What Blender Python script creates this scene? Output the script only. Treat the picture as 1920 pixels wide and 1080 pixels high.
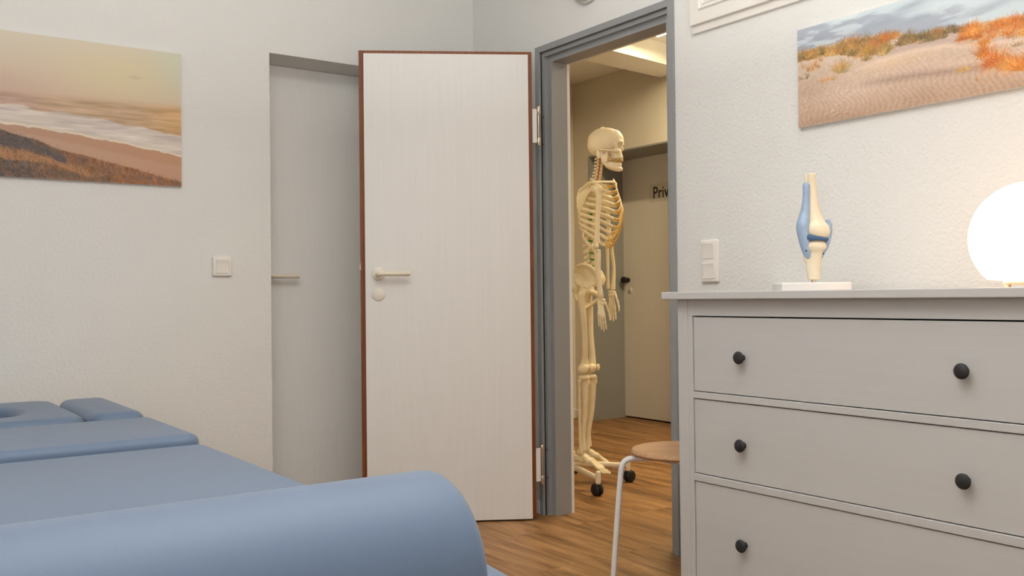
import bpy, bmesh, math, random
import numpy as np
from mathutils import Vector, Matrix, Euler, noise as mnoise

for o in list(bpy.data.objects):
    bpy.data.objects.remove(o)
SC = bpy.context.scene
COL = SC.collection
PI = math.pi

# ------------------------------------------------------------------ camera
cam_d = bpy.data.cameras.new('camera')
cam_d.sensor_width = 36.0
cam_d.lens = 33.207
cam_d.clip_start = 0.02
cam = bpy.data.objects.new('camera', cam_d)
COL.objects.link(cam)
_R = Vector((0.81689, -0.57669, -0.01082)); _U = Vector((0.00333, -0.01404, 0.99990)); _F = Vector((0.57678, 0.81684, 0.00955))
cam.matrix_world = Matrix(((_R.x, _U.x, -_F.x, -2.5198), (_R.y, _U.y, -_F.y, -3.8765), (_R.z, _U.z, -_F.z, 0.962), (0, 0, 0, 1)))
SC.camera = cam

# ------------------------------------------------------------------ world, lights, exposure
W = bpy.data.worlds.new('world'); SC.world = W; W.use_nodes = True
W.node_tree.nodes['Background'].inputs[0].default_value = (0.8, 0.85, 0.9, 1)
W.node_tree.nodes['Background'].inputs[1].default_value = 0.0
SC.view_settings.view_transform = 'Standard'
try: SC.view_settings.look = 'None'
except Exception: pass
SC.view_settings.gamma = 1.0
SC.view_settings.use_curve_mapping = False
SC.view_settings.exposure = 0.0

def area(name, loc, rot, sx, sy, power, col):
    L = bpy.data.lights.new(name, 'AREA'); L.shape = 'RECTANGLE'; L.size = sx; L.size_y = sy
    L.energy = power; L.color = col
    o = bpy.data.objects.new(name, L); o.location = loc; o.rotation_euler = rot
    COL.objects.link(o); return o
# light bounced off the white ceiling above the photographer, and an added frontal fill from behind, no window there
area('room_uplight', (-1.75, -2.65, 1.72), (PI, 0, 0), 0.6, 0.6, 80, (1.0, 0.993, 0.965))
area('room_fill_light', (-3.6, -4.9, 1.5), (math.radians(90), 0, math.radians(-25)), 1.2, 1.3, 17, (1.0, 0.98, 0.95))
# further light down the hall, out of sight to the right
area('hall_far_light', (1.25, -2.1, 2.58), (0, 0, 0), 0.12, 1.2, 11, (1.0, 0.77, 0.44))

# ------------------------------------------------------------------ material helpers
def lin(c):
    c = np.asarray(c, float)
    return np.where(c <= 0.04045, c / 12.92, ((c + 0.055) / 1.055) ** 2.4)
def srgb(r, g, b):
    l = lin(np.array([r, g, b]) / 255.0); return (float(l[0]), float(l[1]), float(l[2]), 1)
def new_mat(name):
    m = bpy.data.materials.new(name); m.use_nodes = True
    return m, m.node_tree.nodes, m.node_tree.links, m.node_tree.nodes['Principled BSDF']
def mat(name, col, rough=0.5, spec=0.5, metal=0.0, var=0.03, scale=8, bump=0.0, bscale=60, stretch=(1, 1, 1), detail=3, coat=0.0, sheen=0.0):
    m, N, L, b = new_mat(name)
    tc = N.new('ShaderNodeTexCoord'); mp = N.new('ShaderNodeMapping'); mp.inputs['Scale'].default_value = stretch
    L.new(tc.outputs['Object'], mp.inputs['Vector'])
    nz = N.new('ShaderNodeTexNoise'); nz.inputs['Scale'].default_value = scale; nz.inputs['Detail'].default_value = detail
    L.new(mp.outputs[0], nz.inputs['Vector'])
    cr = N.new('ShaderNodeValToRGB')
    c = np.array(col[:3])
    cr.color_ramp.elements[0].position = 0.3; cr.color_ramp.elements[1].position = 0.7
    cr.color_ramp.elements[0].color = (*np.clip(c * (1 - var), 0, 1), 1); cr.color_ramp.elements[1].color = (*np.clip(c * (1 + var), 0, 1), 1)
    L.new(nz.outputs['Fac'], cr.inputs[0]); L.new(cr.outputs[0], b.inputs['Base Color'])
    b.inputs['Roughness'].default_value = rough; b.inputs['Specular IOR Level'].default_value = spec; b.inputs['Metallic'].default_value = metal
    b.inputs['Coat Weight'].default_value = coat
    b.inputs['Sheen Weight'].default_value = sheen
    if bump > 0:
        n2 = N.new('ShaderNodeTexNoise'); n2.inputs['Scale'].default_value = bscale; n2.inputs['Detail'].default_value = 4
        L.new(mp.outputs[0], n2.inputs['Vector'])
        bp = N.new('ShaderNodeBump'); bp.inputs['Strength'].default_value = bump; bp.inputs['Distance'].default_value = 0.004
        L.new(n2.outputs['Fac'], bp.inputs['Height']); L.new(bp.outputs[0], b.inputs['Normal'])
    return m

def woodchip(name, col):
    m, N, L, b = new_mat(name)
    tc = N.new('ShaderNodeTexCoord')
    n1 = N.new('ShaderNodeTexNoise'); n1.inputs['Scale'].default_value = 75; n1.inputs['Detail'].default_value = 3; n1.inputs['Roughness'].default_value = 0.6
    v = N.new('ShaderNodeTexVoronoi'); v.inputs['Scale'].default_value = 95
    mx = N.new('ShaderNodeMath'); mx.operation = 'MULTIPLY_ADD'; mx.inputs[1].default_value = -0.5
    L.new(tc.outputs['Object'], n1.inputs['Vector']); L.new(tc.outputs['Object'], v.inputs['Vector'])
    L.new(v.outputs['Distance'], mx.inputs[0]); L.new(n1.outputs['Fac'], mx.inputs[2])
    bp = N.new('ShaderNodeBump'); bp.inputs['Strength'].default_value = 0.42; bp.inputs['Distance'].default_value = 0.004
    L.new(mx.outputs[0], bp.inputs['Height']); L.new(bp.outputs[0], b.inputs['Normal'])
    b.inputs['Base Color'].default_value = col; b.inputs['Roughness'].default_value = 0.75; b.inputs['Specular IOR Level'].default_value = 0.25
    return m

def floor_mat():
    m, N, L, b = new_mat('oak_planks')
    tc = N.new('ShaderNodeTexCoord')
    mp = N.new('ShaderNodeMapping'); mp.inputs['Rotation'].default_value = (0, 0, PI / 2)
    L.new(tc.outputs['Object'], mp.inputs['Vector'])
    br = N.new('ShaderNodeTexBrick'); br.inputs['Scale'].default_value = 1.0
    br.inputs['Brick Width'].default_value = 1.22; br.inputs['Row Height'].default_value = 0.185; br.inputs['Mortar Size'].default_value = 0.0009
    br.inputs['Mortar Smooth'].default_value = 0.3
    br.inputs['Color1'].default_value = (0, 0, 0, 1); br.inputs['Color2'].default_value = (1, 1, 1, 1); br.inputs['Mortar'].default_value = (0.5, 0.5, 0.5, 1)
    br.offset = 0.37
    L.new(mp.outputs[0], br.inputs['Vector'])
    # grain: noise stretched along y, offset per plank
    mp2 = N.new('ShaderNodeMapping'); mp2.inputs['Scale'].default_value = (9.0, 1.1, 1.0)
    ad = N.new('ShaderNodeVectorMath'); ad.operation = 'MULTIPLY_ADD'; ad.inputs[1].default_value = (3.1, 5.7, 2.3)
    L.new(br.outputs['Color'], ad.inputs[0]); L.new(tc.outputs['Object'], ad.inputs[2]); L.new(ad.outputs[0], mp2.inputs['Vector'])
    n1 = N.new('ShaderNodeTexNoise'); n1.inputs['Scale'].default_value = 1.6; n1.inputs['Detail'].default_value = 7; n1.inputs['Roughness'].default_value = 0.62; n1.inputs['Distortion'].default_value = 0.5
    L.new(mp2.outputs[0], n1.inputs['Vector'])
    mp3 = N.new('ShaderNodeMapping'); mp3.inputs['Scale'].default_value = (60.0, 2.5, 1.0)
    L.new(ad.outputs[0], mp3.inputs['Vector'])
    n2 = N.new('ShaderNodeTexNoise'); n2.inputs['Scale'].default_value = 2.0; n2.inputs['Detail'].default_value = 5
    L.new(mp3.outputs[0], n2.inputs['Vector'])
    cr = N.new('ShaderNodeValToRGB'); e = cr.color_ramp.elements
    e[0].position = 0.33; e[0].color = srgb(104, 72, 40); e[1].position = 0.68; e[1].color = srgb(184, 142, 93)
    x = e.new(0.50); x.color = srgb(154, 112, 67)
    L.new(n1.outputs['Fac'], cr.inputs[0])
    m1 = N.new('ShaderNodeMixRGB'); m1.blend_type = 'MULTIPLY'; m1.inputs[0].default_value = 0.35
    cr2 = N.new('ShaderNodeValToRGB'); cr2.color_ramp.elements[0].position = 0.3; cr2.color_ramp.elements[0].color = (0.55, 0.5, 0.45, 1); cr2.color_ramp.elements[1].position = 0.6; cr2.color_ramp.elements[1].color = (1.08, 1.08, 1.08, 1)
    L.new(n2.outputs['Fac'], cr2.inputs[0]); L.new(cr.outputs[0], m1.inputs[1]); L.new(cr2.outputs[0], m1.inputs[2])
    # per plank tone
    m2 = N.new('ShaderNodeMixRGB'); m2.blend_type = 'MULTIPLY'; m2.inputs[0].default_value = 1.0
    cr3 = N.new('ShaderNodeValToRGB'); cr3.color_ramp.elements[0].color = (0.86, 0.85, 0.84, 1); cr3.color_ramp.elements[1].color = (1.06, 1.05, 1.03, 1)
    L.new(br.outputs['Color'], cr3.inputs[0]); L.new(m1.outputs[0], m2.inputs[1]); L.new(cr3.outputs[0], m2.inputs[2])
    m3 = N.new('ShaderNodeMixRGB'); m3.blend_type = 'MIX'; m3.inputs[2].default_value = srgb(96, 58, 32)
    mm = N.new('ShaderNodeMath'); mm.operation = 'MULTIPLY'; mm.inputs[1].default_value = 0.6
    L.new(br.outputs['Fac'], mm.inputs[0]); L.new(mm.outputs[0], m3.inputs[0]); L.new(m2.outputs[0], m3.inputs[1])
    L.new(m3.outputs[0], b.inputs['Base Color'])
    bp = N.new('ShaderNodeBump'); bp.inputs['Strength'].default_value = 0.12; bp.inputs['Distance'].default_value = 0.002
    L.new(n2.outputs['Fac'], bp.inputs['Height']); L.new(bp.outputs[0], b.inputs['Normal'])
    b.inputs['Roughness'].default_value = 0.42; b.inputs['Specular IOR Level'].default_value = 0.4
    return m

def grain_mat(name, c0, c1, rough=0.5, bump=0.12, scale=(38, 38, 1.6), spec=0.4, rings=False):
    """painted or bare wood with a fine vertical grain (object z unless scale says otherwise)"""
    m, N, L, b = new_mat(name)
    tc = N.new('ShaderNodeTexCoord'); mp = N.new('ShaderNodeMapping'); mp.inputs['Scale'].default_value = scale
    L.new(tc.outputs['Object'], mp.inputs['Vector'])
    n = N.new('ShaderNodeTexNoise'); n.inputs['Scale'].default_value = 1.0; n.inputs['Detail'].default_value = 6; n.inputs['Roughness'].default_value = 0.65; n.inputs['Distortion'].default_value = 0.6
    L.new(mp.outputs[0], n.inputs['Vector'])
    src = n.outputs['Fac']
    if rings:
        w = N.new('ShaderNodeTexWave'); w.wave_type = 'RINGS'; w.rings_direction = 'Z'
        mp2 = N.new('ShaderNodeMapping'); mp2.inputs['Location'].default_value = (-0.43, 0.0, -0.121); mp2.inputs['Scale'].default_value = (1.0, 0.0, 0.09)
        L.new(tc.outputs['Object'], mp2.inputs['Vector']); L.new(mp2.outputs[0], w.inputs['Vector'])
        w.rings_direction = 'Y'
        w.inputs['Scale'].default_value = 12; w.inputs['Distortion'].default_value = 1.6; w.inputs['Detail'].default_value = 2; w.inputs['Detail Scale'].default_value = 3
        a = N.new('ShaderNodeMath'); a.operation = 'MULTIPLY_ADD'; a.inputs[1].default_value = 0.16
        L.new(w.outputs['Fac'], a.inputs[0]); L.new(n.outputs['Fac'], a.inputs[2]); src = a.outputs[0]
    cr = N.new('ShaderNodeValToRGB'); cr.color_ramp.elements[0].position = 0.35; cr.color_ramp.elements[1].position = 0.68
    cr.color_ramp.elements[0].color = c0; cr.color_ramp.elements[1].color = c1
    L.new(src, cr.inputs[0]); L.new(cr.outputs[0], b.inputs['Base Color'])
    bp = N.new('ShaderNodeBump'); bp.inputs['Strength'].default_value = bump; bp.inputs['Distance'].default_value = 0.002
    L.new(src, bp.inputs['Height']); L.new(bp.outputs[0], b.inputs['Normal'])
    b.inputs['Roughness'].default_value = rough; b.inputs['Specular IOR Level'].default_value = spec
    return m

def emit_mat(name, col, strength):
    m, N, L, b = new_mat(name)
    b.inputs['Base Color'].default_value = (0.9, 0.9, 0.9, 1)
    b.inputs['Emission Color'].default_value = (*col, 1); b.inputs['Emission Strength'].default_value = strength
    b.inputs['Roughness'].default_value = 0.3
    return m

M = {}
M['wall'] = woodchip('woodchip_wallpaper', (0.79, 0.787, 0.762, 1))
M['plaster'] = mat('smooth_plaster', (0.80, 0.785, 0.77), 0.8, 0.2, var=0.01)
M['hallwall'] = mat('hall_plaster', (0.74, 0.70, 0.63), 0.8, 0.2, var=0.015, bump=0.1, bscale=90)
M['ceil'] = mat('ceiling_paint', (0.83, 0.825, 0.815), 0.85, 0.15, var=0.01)
M['floor'] = floor_mat()
M['grey'] = mat('grey_gloss_paint', srgb(150, 152, 153)[:3], 0.42, 0.45, var=0.02, scale=5, bump=0.03, bscale=40)
M['doorwhite'] = grain_mat('white_grained_foil', (0.795, 0.78, 0.755, 1), (0.815, 0.80, 0.775, 1), 0.42, 0.10, (30, 30, 1.3), 0.4, rings=True)
M['nichewhite'] = mat('white_painted_door', (0.86, 0.85, 0.82), 0.5, 0.35, var=0.012, stretch=(8, 8, 0.6), bump=0.03, bscale=20)
M['brown'] = grain_mat('brown_mahogany_edge', srgb(116, 62, 28), srgb(150, 86, 44), 0.45, 0.1, (90, 90, 5), 0.4)
M['cream'] = mat('cream_plastic', srgb(230, 222, 202)[:3], 0.32, 0.5, var=0.01)
M['creamwhite'] = mat('pale_cream_plastic', srgb(234, 228, 215)[:3], 0.32, 0.5, var=0.01)
M['whiteplastic'] = mat('white_plastic', srgb(236, 232, 225)[:3], 0.22, 0.5, var=0.01)
M['steel'] = mat('brass_nickel_steel', (0.62, 0.55, 0.42), 0.3, 0.5, metal=0.9, var=0.05)
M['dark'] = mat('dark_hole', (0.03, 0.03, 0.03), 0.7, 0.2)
M['dresser'] = grain_mat('white_stained_pine', (0.558, 0.552, 0.540, 1), (0.576, 0.570, 0.558, 1), 0.45, 0.03, (30, 2.0, 60), 0.4)
M['knob'] = mat('black_painted_metal', (0.028, 0.029, 0.030), 0.55, 0.35, var=0.2, scale=60, bump=0.15, bscale=500)
M['vinyl'] = mat('blue_grey_upholstery', srgb(101, 120, 146)[:3], 0.5, 0.4, var=0.02, scale=3, bump=0.06, bscale=700, sheen=0.15)
M['frame_metal'] = mat('pale_grey_metal', (0.55, 0.57, 0.6), 0.4, 0.5)
M['whitesteel'] = mat('white_lacquered_steel', (0.80, 0.79, 0.77), 0.35, 0.45, var=0.01)
M['beech'] = grain_mat('beech_plywood', srgb(186, 142, 104), srgb(208, 166, 126), 0.5, 0.05, (6, 70, 70), 0.35)
M['bone'] = mat('bone_plastic', srgb(236, 223, 192)[:3], 0.42, 0.45, var=0.05, scale=25, bump=0.05, bscale=120)
M['skullbone'] = mat('skull_plastic', srgb(240, 230, 210)[:3], 0.40, 0.45, var=0.03, scale=20)
M['cart'] = mat('amber_cartilage', srgb(226, 186, 112)[:3], 0.42, 0.45, var=0.06, scale=40)
M['teeth'] = mat('yellowed_teeth', srgb(206, 178, 122)[:3], 0.4, 0.4, var=0.06, scale=90)
M['nerve_red'] = mat('red_artery', srgb(196, 74, 44)[:3], 0.5, 0.4)
M['nerve_green'] = mat('green_nerve', srgb(20, 140, 62)[:3], 0.5, 0.4)
M['standwhite'] = mat('white_stand_enamel', srgb(232, 222, 200)[:3], 0.4, 0.45, var=0.01)
M['rubber'] = mat('black_rubber', (0.018, 0.018, 0.018), 0.6, 0.35, var=0.1)
M['kneebone'] = mat('ivory_bone_plastic', srgb(236, 224, 196)[:3], 0.45, 0.45, var=0.03, scale=30)
M['kneeblue'] = mat('blue_ligament_rubber', srgb(156, 178, 206)[:3], 0.4, 0.45, var=0.10, scale=45)
M['kneedark'] = mat('dark_blue_ligament', srgb(66, 102, 140)[:3], 0.45, 0.4, var=0.06)
M['clear'] = mat('glossy_white_acrylic', (0.78, 0.77, 0.76), 0.15, 0.5)
M['paper'] = mat('laminated_paper', (0.70, 0.68, 0.64), 0.35, 0.5, var=0.01)
M['ink'] = mat('black_ink', (0.03, 0.03, 0.03), 0.5, 0.3)
M['fixture'] = mat('off_white_shade', (0.62, 0.60, 0.57), 0.5, 0.4)
M['glow'] = emit_mat('lit_opal_glass', (1.0, 0.56, 0.27), 4.2)
M['tube'] = emit_mat('lit_fluorescent_tube', (1.0, 0.86, 0.55), 14.0)

# ------------------------------------------------------------------ mesh helpers
def me_from(bm, name, m, smooth):
    me = bpy.data.meshes.new(name)
    bmesh.ops.recalc_face_normals(bm, faces=bm.faces[:])
    bm.to_mesh(me); bm.free()
    if smooth:
        for p in me.polygons: p.use_smooth = True
        if smooth != 'all':
            try: me.set_sharp_from_angle(angle=math.radians(smooth if smooth is not True else 40))
            except Exception: pass
    if m: me.materials.append(m)
    return me
def obj(name, bm, m, parent=None, smooth=True):
    o = bpy.data.objects.new(name, me_from(bm, name, m, smooth)); COL.objects.link(o)
    if parent: o.parent = parent
    return o
def meshobj(name, me, parent=None):
    o = bpy.data.objects.new(name, me); COL.objects.link(o)
    if parent: o.parent = parent
    return o
def tag(o, label, cat, group=None, kind=None):
    o['label'] = label; o['category'] = cat
    if group: o['group'] = group
    if kind: o['kind'] = kind
    return o
def thing(name, label, cat, loc=(0, 0, 0), rz=0, group=None, kind=None):
    o = bpy.data.objects.new(name, None); COL.objects.link(o); o.empty_display_size = 0.05
    o.location = loc; o.rotation_euler = (0, 0, rz)
    return tag(o, label, cat, group, kind)
def struct(name, bm, m, smooth=False):
    o = obj(name, bm, m, None, smooth); o['kind'] = 'structure'; return o
NB = bmesh.new
def box(bm, a, b, bev=0.0, seg=2):
    a = Vector(a); b = Vector(b); lo = Vector([min(a[i], b[i]) for i in range(3)]); hi = Vector([max(a[i], b[i]) for i in range(3)])
    r = bmesh.ops.create_cube(bm, size=1.0)
    for v in r['verts']: v.co = Vector([lo[i] + (v.co[i] + 0.5) * (hi[i] - lo[i]) for i in range(3)])
    if bev > 0:
        es = list({e for v in r['verts'] for e in v.link_edges})
        bmesh.ops.bevel(bm, geom=es, offset=bev, segments=seg, profile=0.5, affect='EDGES')
    return bm
def grid_loft(bm, loops, closed=True, cap=(True, True), wrap=False):
    vs = [[bm.verts.new(p) for p in L] for L in loops]
    n = len(vs[0]); K = len(vs)
    for i in range(K if wrap else K - 1):
        A = vs[i]; B = vs[(i + 1) % K]
        for j in range(n if closed else n - 1):
            k = (j + 1) % n
            bm.faces.new((A[j], A[k], B[k], B[j]))
    if not wrap:
        if cap[0]: bm.faces.new(list(reversed(vs[0])))
        if cap[1]: bm.faces.new(vs[-1])
    return bm
def tube(bm, pts, rad, seg=10, flat=1.0, up=(0, 0, 1), capround=True):
    """swept tube; rad one value or per point; flat squeezes across 'up'"""
    P = [Vector(p) for p in pts]; n = len(P)
    R = [rad] * n if isinstance(rad, (int, float)) else list(rad)
    loops = []; up = Vector(up); a = None
    D0 = P[-1] - P[0]
    if D0.length > 1e-9 and abs(up.dot(D0.normalized())) > 0.85: up = Vector((1, 0, 0)) if abs(up.x) < 0.5 else Vector((0, 1, 0))
    for i in range(n):
        t = (P[min(i + 1, n - 1)] - P[max(i - 1, 0)])
        if t.length < 1e-9: t = Vector((0, 0, 1))
        t.normalize()
        if a is None:
            a = up - t * up.dot(t)
            if a.length < 0.05: a = Vector((0, 1, 0)) - t * t.y
        else:
            a = a - t * a.dot(t)
            u2 = up - t * up.dot(t)
            if u2.length > 0.3 and u2.dot(a) > 0: a = a.normalized() + u2.normalized() * 0.5   # lean the carried frame gently back to 'up'
        a.normalize(); b = t.cross(a)
        ring = lambda c, r: [c + a * (r * math.cos(2 * PI * k / seg)) + b * (r * flat * math.sin(2 * PI * k / seg)) for k in range(seg)]
        if i == 0 and capround: loops += [ring(P[0] - t * R[0] * 0.75, R[0] * 0.5), ring(P[0] - t * R[0] * 0.4, R[0] * 0.87)]
        loops.append(ring(P[i], R[i]))
        if i == n - 1 and capround: loops += [ring(P[i] + t * R[i] * 0.4, R[i] * 0.87), ring(P[i] + t * R[i] * 0.75, R[i] * 0.5)]
    return grid_loft(bm, loops)
def curve_pts(ctrl, n=16):
    """Catmull-Rom through control tuples (any dimension)"""
    C = [np.array(c, float) for c in ctrl]; C = [2 * C[0] - C[1]] + C + [2 * C[-1] - C[-2]]
    out = []
    for i in range(1, len(C) - 2):
        for k in range(n):
            t = k / n
            p = 0.5 * ((2 * C[i]) + (-C[i - 1] + C[i + 1]) * t + (2 * C[i - 1] - 5 * C[i] + 4 * C[i + 1] - C[i + 2]) * t * t + (-C[i - 1] + 3 * C[i] - 3 * C[i + 1] + C[i + 2]) * t ** 3)
            out.append(p)
    out.append(C[-2]); return out
def ell(bm, c, r, rot=(0, 0, 0), seg=20, rings=12):
    res = bmesh.ops.create_uvsphere(bm, u_segments=seg, v_segments=rings, radius=1.0)
    Mx = Matrix.Translation(c) @ Euler(rot).to_matrix().to_4x4() @ Matrix.Diagonal((*([r] * 3 if isinstance(r, (int, float)) else r), 1))
    bmesh.ops.transform(bm, matrix=Mx, verts=res['verts'])
    return bm
def lathe(bm, prof, c=(0, 0, 0), axis='z', seg=32):
    """prof: list of (radius, along)"""
    c = Vector(c); loops = []
    for r, h in prof:
        L = []
        for k in range(seg):
            a = 2 * PI * k / seg; u, v = max(r, 1e-5) * math.cos(a), max(r, 1e-5) * math.sin(a)
            L.append(c + (Vector((u, v, h)) if axis == 'z' else Vector((h, u, v)) if axis == 'x' else Vector((u, h, v))))
        loops.append(L)
    return grid_loft(bm, loops)
def prism(bm, poly, axis, a, b):
    """extrude a 2D polygon; axis 'z': poly in xy, 'x': in yz, 'y': in xz"""
    f = {'z': lambda p, h: (p[0], p[1], h), 'x': lambda p, h: (h, p[0], p[1]), 'y': lambda p, h: (p[0], h, p[1])}[axis]
    return grid_loft(bm, [[Vector(f(p, a)) for p in poly], [Vector(f(p, b)) for p in poly]])
def bake(bm, name, m, voxel, smooth=3, cuts=None, dec=None):
    """weld overlapping solids into one continuous skin (and carve cuts out of it)"""
    o = bpy.data.objects.new('tmp', me_from(bm, 'tmp', None, False)); COL.objects.link(o)
    md = o.modifiers.new('r', 'REMESH'); md.mode = 'VOXEL'; md.voxel_size = voxel
    extra = []
    if cuts:
        c = bpy.data.objects.new('tmpc', me_from(cuts, 'tmpc', None, False)); COL.objects.link(c); extra.append(c)
        mr = c.modifiers.new('r', 'REMESH'); mr.mode = 'VOXEL'; mr.voxel_size = voxel
        b = o.modifiers.new('b', 'BOOLEAN'); b.operation = 'DIFFERENCE'; b.object = c; b.solver = 'EXACT'
        m2 = o.modifiers.new('r2', 'REMESH'); m2.mode = 'VOXEL'; m2.voxel_size = voxel
    if smooth:
        s = o.modifiers.new('s', 'SMOOTH'); s.iterations = smooth; s.factor = 0.5
    dg = bpy.context.evaluated_depsgraph_get(); dg.update()
    me = bpy.data.meshes.new_from_object(o.evaluated_get(dg)); me.name = name
    for x in [o] + extra:
        old = x.data; bpy.data.objects.remove(x); bpy.data.meshes.remove(old)
    for p in me.polygons: p.use_smooth = True
    me.materials.clear(); me.materials.append(m)
    return me
def rrect(x0, x1, y0, y1, r, n=6):
    if isinstance(r, (int, float)): r = [r] * 4
    pts = []
    for (cx, cy, a0, rr) in ((x1 - r[0], y1 - r[0], 0, r[0]), (x0 + r[1], y1 - r[1], PI / 2, r[1]), (x0 + r[2], y0 + r[2], PI, r[2]), (x1 - r[3], y0 + r[3], 1.5 * PI, r[3])):
        for k in range(n + 1):
            a = a0 + PI / 2 * k / n; pts.append((cx + rr * math.cos(a), cy + rr * math.sin(a)))
    return pts
def inset(poly, d):
    n = len(poly); out = []
    for i in range(n):
        p0 = Vector(poly[i - 1]); p1 = Vector(poly[i]); p2 = Vector(poly[(i + 1) % n])
        e1 = (p1 - p0); e2 = (p2 - p1)
        if e1.length < 1e-7: e1 = e2
        if e2.length < 1e-7: e2 = e1
        n1 = Vector((-e1.y, e1.x)).normalized(); n2 = Vector((-e2.y, e2.x)).normalized()
        m = (n1 + n2); m = m.normalized() if m.length > 1e-6 else n1
        k = max(0.5, m.dot(n1)); out.append(p1 + m * (d / k))
    return out
def pad(bm, poly, z0, z1, r, dome=0.004, zfun=None, hole=None, n=7):
    """upholstered slab with rounded edges (poly counter-clockwise); hole: list of points, clockwise when seen from above"""
    lift = zfun or (lambda x, y: 0.0)
    V3 = lambda p, z: Vector((p[0], p[1], z + lift(p[0], p[1])))
    def side(pl):
        loops = []
        for k in range(n + 1):
            a = PI / 2 * k / n
            q = inset(pl, r * (1 - math.sin(a))); loops.append([V3(p, z0 + r * 0.5 * (1 - math.cos(a))) for p in q])
        for k in range(n + 1):
            a = PI / 2 * k / n
            q = inset(pl, r * (1 - math.cos(a))); loops.append([V3(p, z1 - r + r * math.sin(a)) for p in q])
        return loops
    if not hole:
        L = side(poly)
        return grid_loft(bm, L)
    Lo = side(poly); Lh = side(hole)
    # same vertex count: hole is resampled by the caller; outer up, inner down, closed ring
    return grid_loft(bm, Lo + list(reversed(Lh)), wrap=True)

# ------------------------------------------------------------------ room shell
H = 2.64
WT = 0.127                       # thickness of the wall with the open doorway
FX = 2.2                         # far wall of the hall
X0, Y0 = -4.1, -5.1              # the two walls behind the photographer
bm = NB(); box(bm, (X0 - 0.1, Y0 - 0.1, -0.06), (2.9, 2.15, 0)); struct('floor', bm, M['floor'])
bm = NB(); box(bm, (X0 - 0.1, Y0 - 0.1, H), (2.9, 2.15, H + 0.06)); struct('ceiling', bm, M['ceil'])
# wall with the recessed door: y from 0 to 0.30, niche cut out of it
NX0, NX1, NZ, ND = -1.0377, -0.20, 2.016, 0.197
bm = NB()
box(bm, (X0, 0, 0), (NX0, 0.30, H)); box(bm, (NX1, 0, 0), (0.0, 0.30, H)); box(bm, (NX0, 0, NZ), (NX1, 0.30, H))
bmesh.ops.remove_doubles(bm, verts=bm.verts[:], dist=1e-5)
struct('wall_left', bm, M['wall'])
# wall with the open doorway
DY0, DY1, DZ = -1.347, -0.545, 2.045
bm = NB()
box(bm, (0, DY1, 0), (WT, 0.30, H)); box(bm, (0, Y0, 0), (WT, DY0, H)); box(bm, (0, DY0, DZ), (WT, DY1, H))
bmesh.ops.remove_doubles(bm, verts=bm.verts[:], dist=1e-5)
struct('wall_right', bm, M['wall'])
bm = NB(); box(bm, (X0, Y0 - 0.1, 0), (WT, Y0, H)); struct('wall_rear', bm, M['wall'])
bm = NB(); box(bm, (X0 - 0.1, Y0 - 0.1, 0), (X0, 0.30, H)); struct('wall_side', bm, M['wall'])
# hall walls
HY = 1.945
RY0, RY1, RZ, RX = 0.80, 1.756, 2.047, 2.537     # deep grey reveal of the far door
bm = NB()
box(bm, (FX, RY1, 0), (2.66, HY + 0.1, H)); box(bm, (FX, -3.2, 0), (2.66, RY0, H)); box(bm, (FX, RY0, RZ), (2.66, RY1, H))
bmesh.ops.remove_doubles(bm, verts=bm.verts[:], dist=1e-5)
struct('wall_hall', bm, M['hallwall'])
bm = NB(); box(bm, (WT, HY, 0), (FX, HY + 0.1, H)); struct('wall_hall_end', bm, M['hallwall'])
bm = NB(); box(bm, (WT, -3.2, 0), (FX, -3.1, H)); struct('wall_hall_near', bm, M['hallwall'])
# beam under the hall ceiling
bm = NB()
a = [(WT, 0.40), (FX, 0.685), (FX, 0.945), (WT, 0.72)]
prism(bm, a, 'z', 2.50, H); struct('ceiling_beam', bm, M['ceil'])

# steel door frame of the open doorway (stepped profile), grey
P = [(-0.012, 0.0), (-0.012, 0.026), (0.0055, 0.026), (0.0055, 0.045), (0.0255, 0.045), (0.0255, 0.070), (0.113, 0.070), (0.113, 0.026), (0.0, 0.026), (0.0, 0.0)]
YL, YR, ZT = -0.5202, -1.3725, 2.0665
def frame_profile(bm, prof, yl, yr, zt, z0=0.0):
    loops = []
    loops.append([Vector((x, yl - d, z0)) for x, d in prof])
    loops.append([Vector((x, yl - d, zt - d)) for x, d in prof])
    loops.append([Vector((x, yr + d, zt - d)) for x, d in prof])
    loops.append([Vector((x, yr + d, z0)) for x, d in prof])
    return grid_loft(bm, loops)
bm = NB(); frame_profile(bm, P, YL, YR, ZT)
fr = struct('trim_1', bm, M['grey'])
tag(fr, 'grey painted stepped steel frame around the open doorway to the hall', 'door frame', kind='structure')
for z in (1.755, 1.635, 0.288, 0.165):          # small dark screw heads in the hinge side rebate
    bm = NB(); lathe(bm, [(0.0, 0.0), (0.0035, 0.0), (0.0035, -0.0015), (0.0, -0.0015)], (0.0055, -0.556, z), 'x', 12)
    obj('frame_screw', bm, M['dark'], fr)
# plastered hall-side edge of the doorway
bm = NB(); frame_profile(bm, [(0.1132, 0.026), (0.1132, 0.070), (0.1285, 0.070), (0.1285, 0.026)], YL, YR, ZT); struct('trim_2', bm, M['plaster'])
# skirting
def skirting(name, a, b):
    bm = NB(); box(bm, a, b, 0.003); s = struct(name, bm, M['whitesteel']); return s
skirting('baseboard_right', (-0.014, YL + 0.002, 0), (-0.0005, -0.001, 0.058))
skirting('baseboard_left', (NX1 + 0.002, -0.014, 0), (-0.016, -0.0005, 0.058))
skirting('baseboard_left_far', (X0 + 0.002, -0.014, 0), (NX0 - 0.002, -0.0005, 0.058))
skirting('baseboard_hall', (FX - 0.014, RY1 + 0.004, 0), (FX - 0.0005, HY - 0.002, 0.07))
skirting('baseboard_hall_end', (WT + 0.02, HY - 0.014, 0), (FX - 0.016, HY - 0.0005, 0.07))

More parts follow.
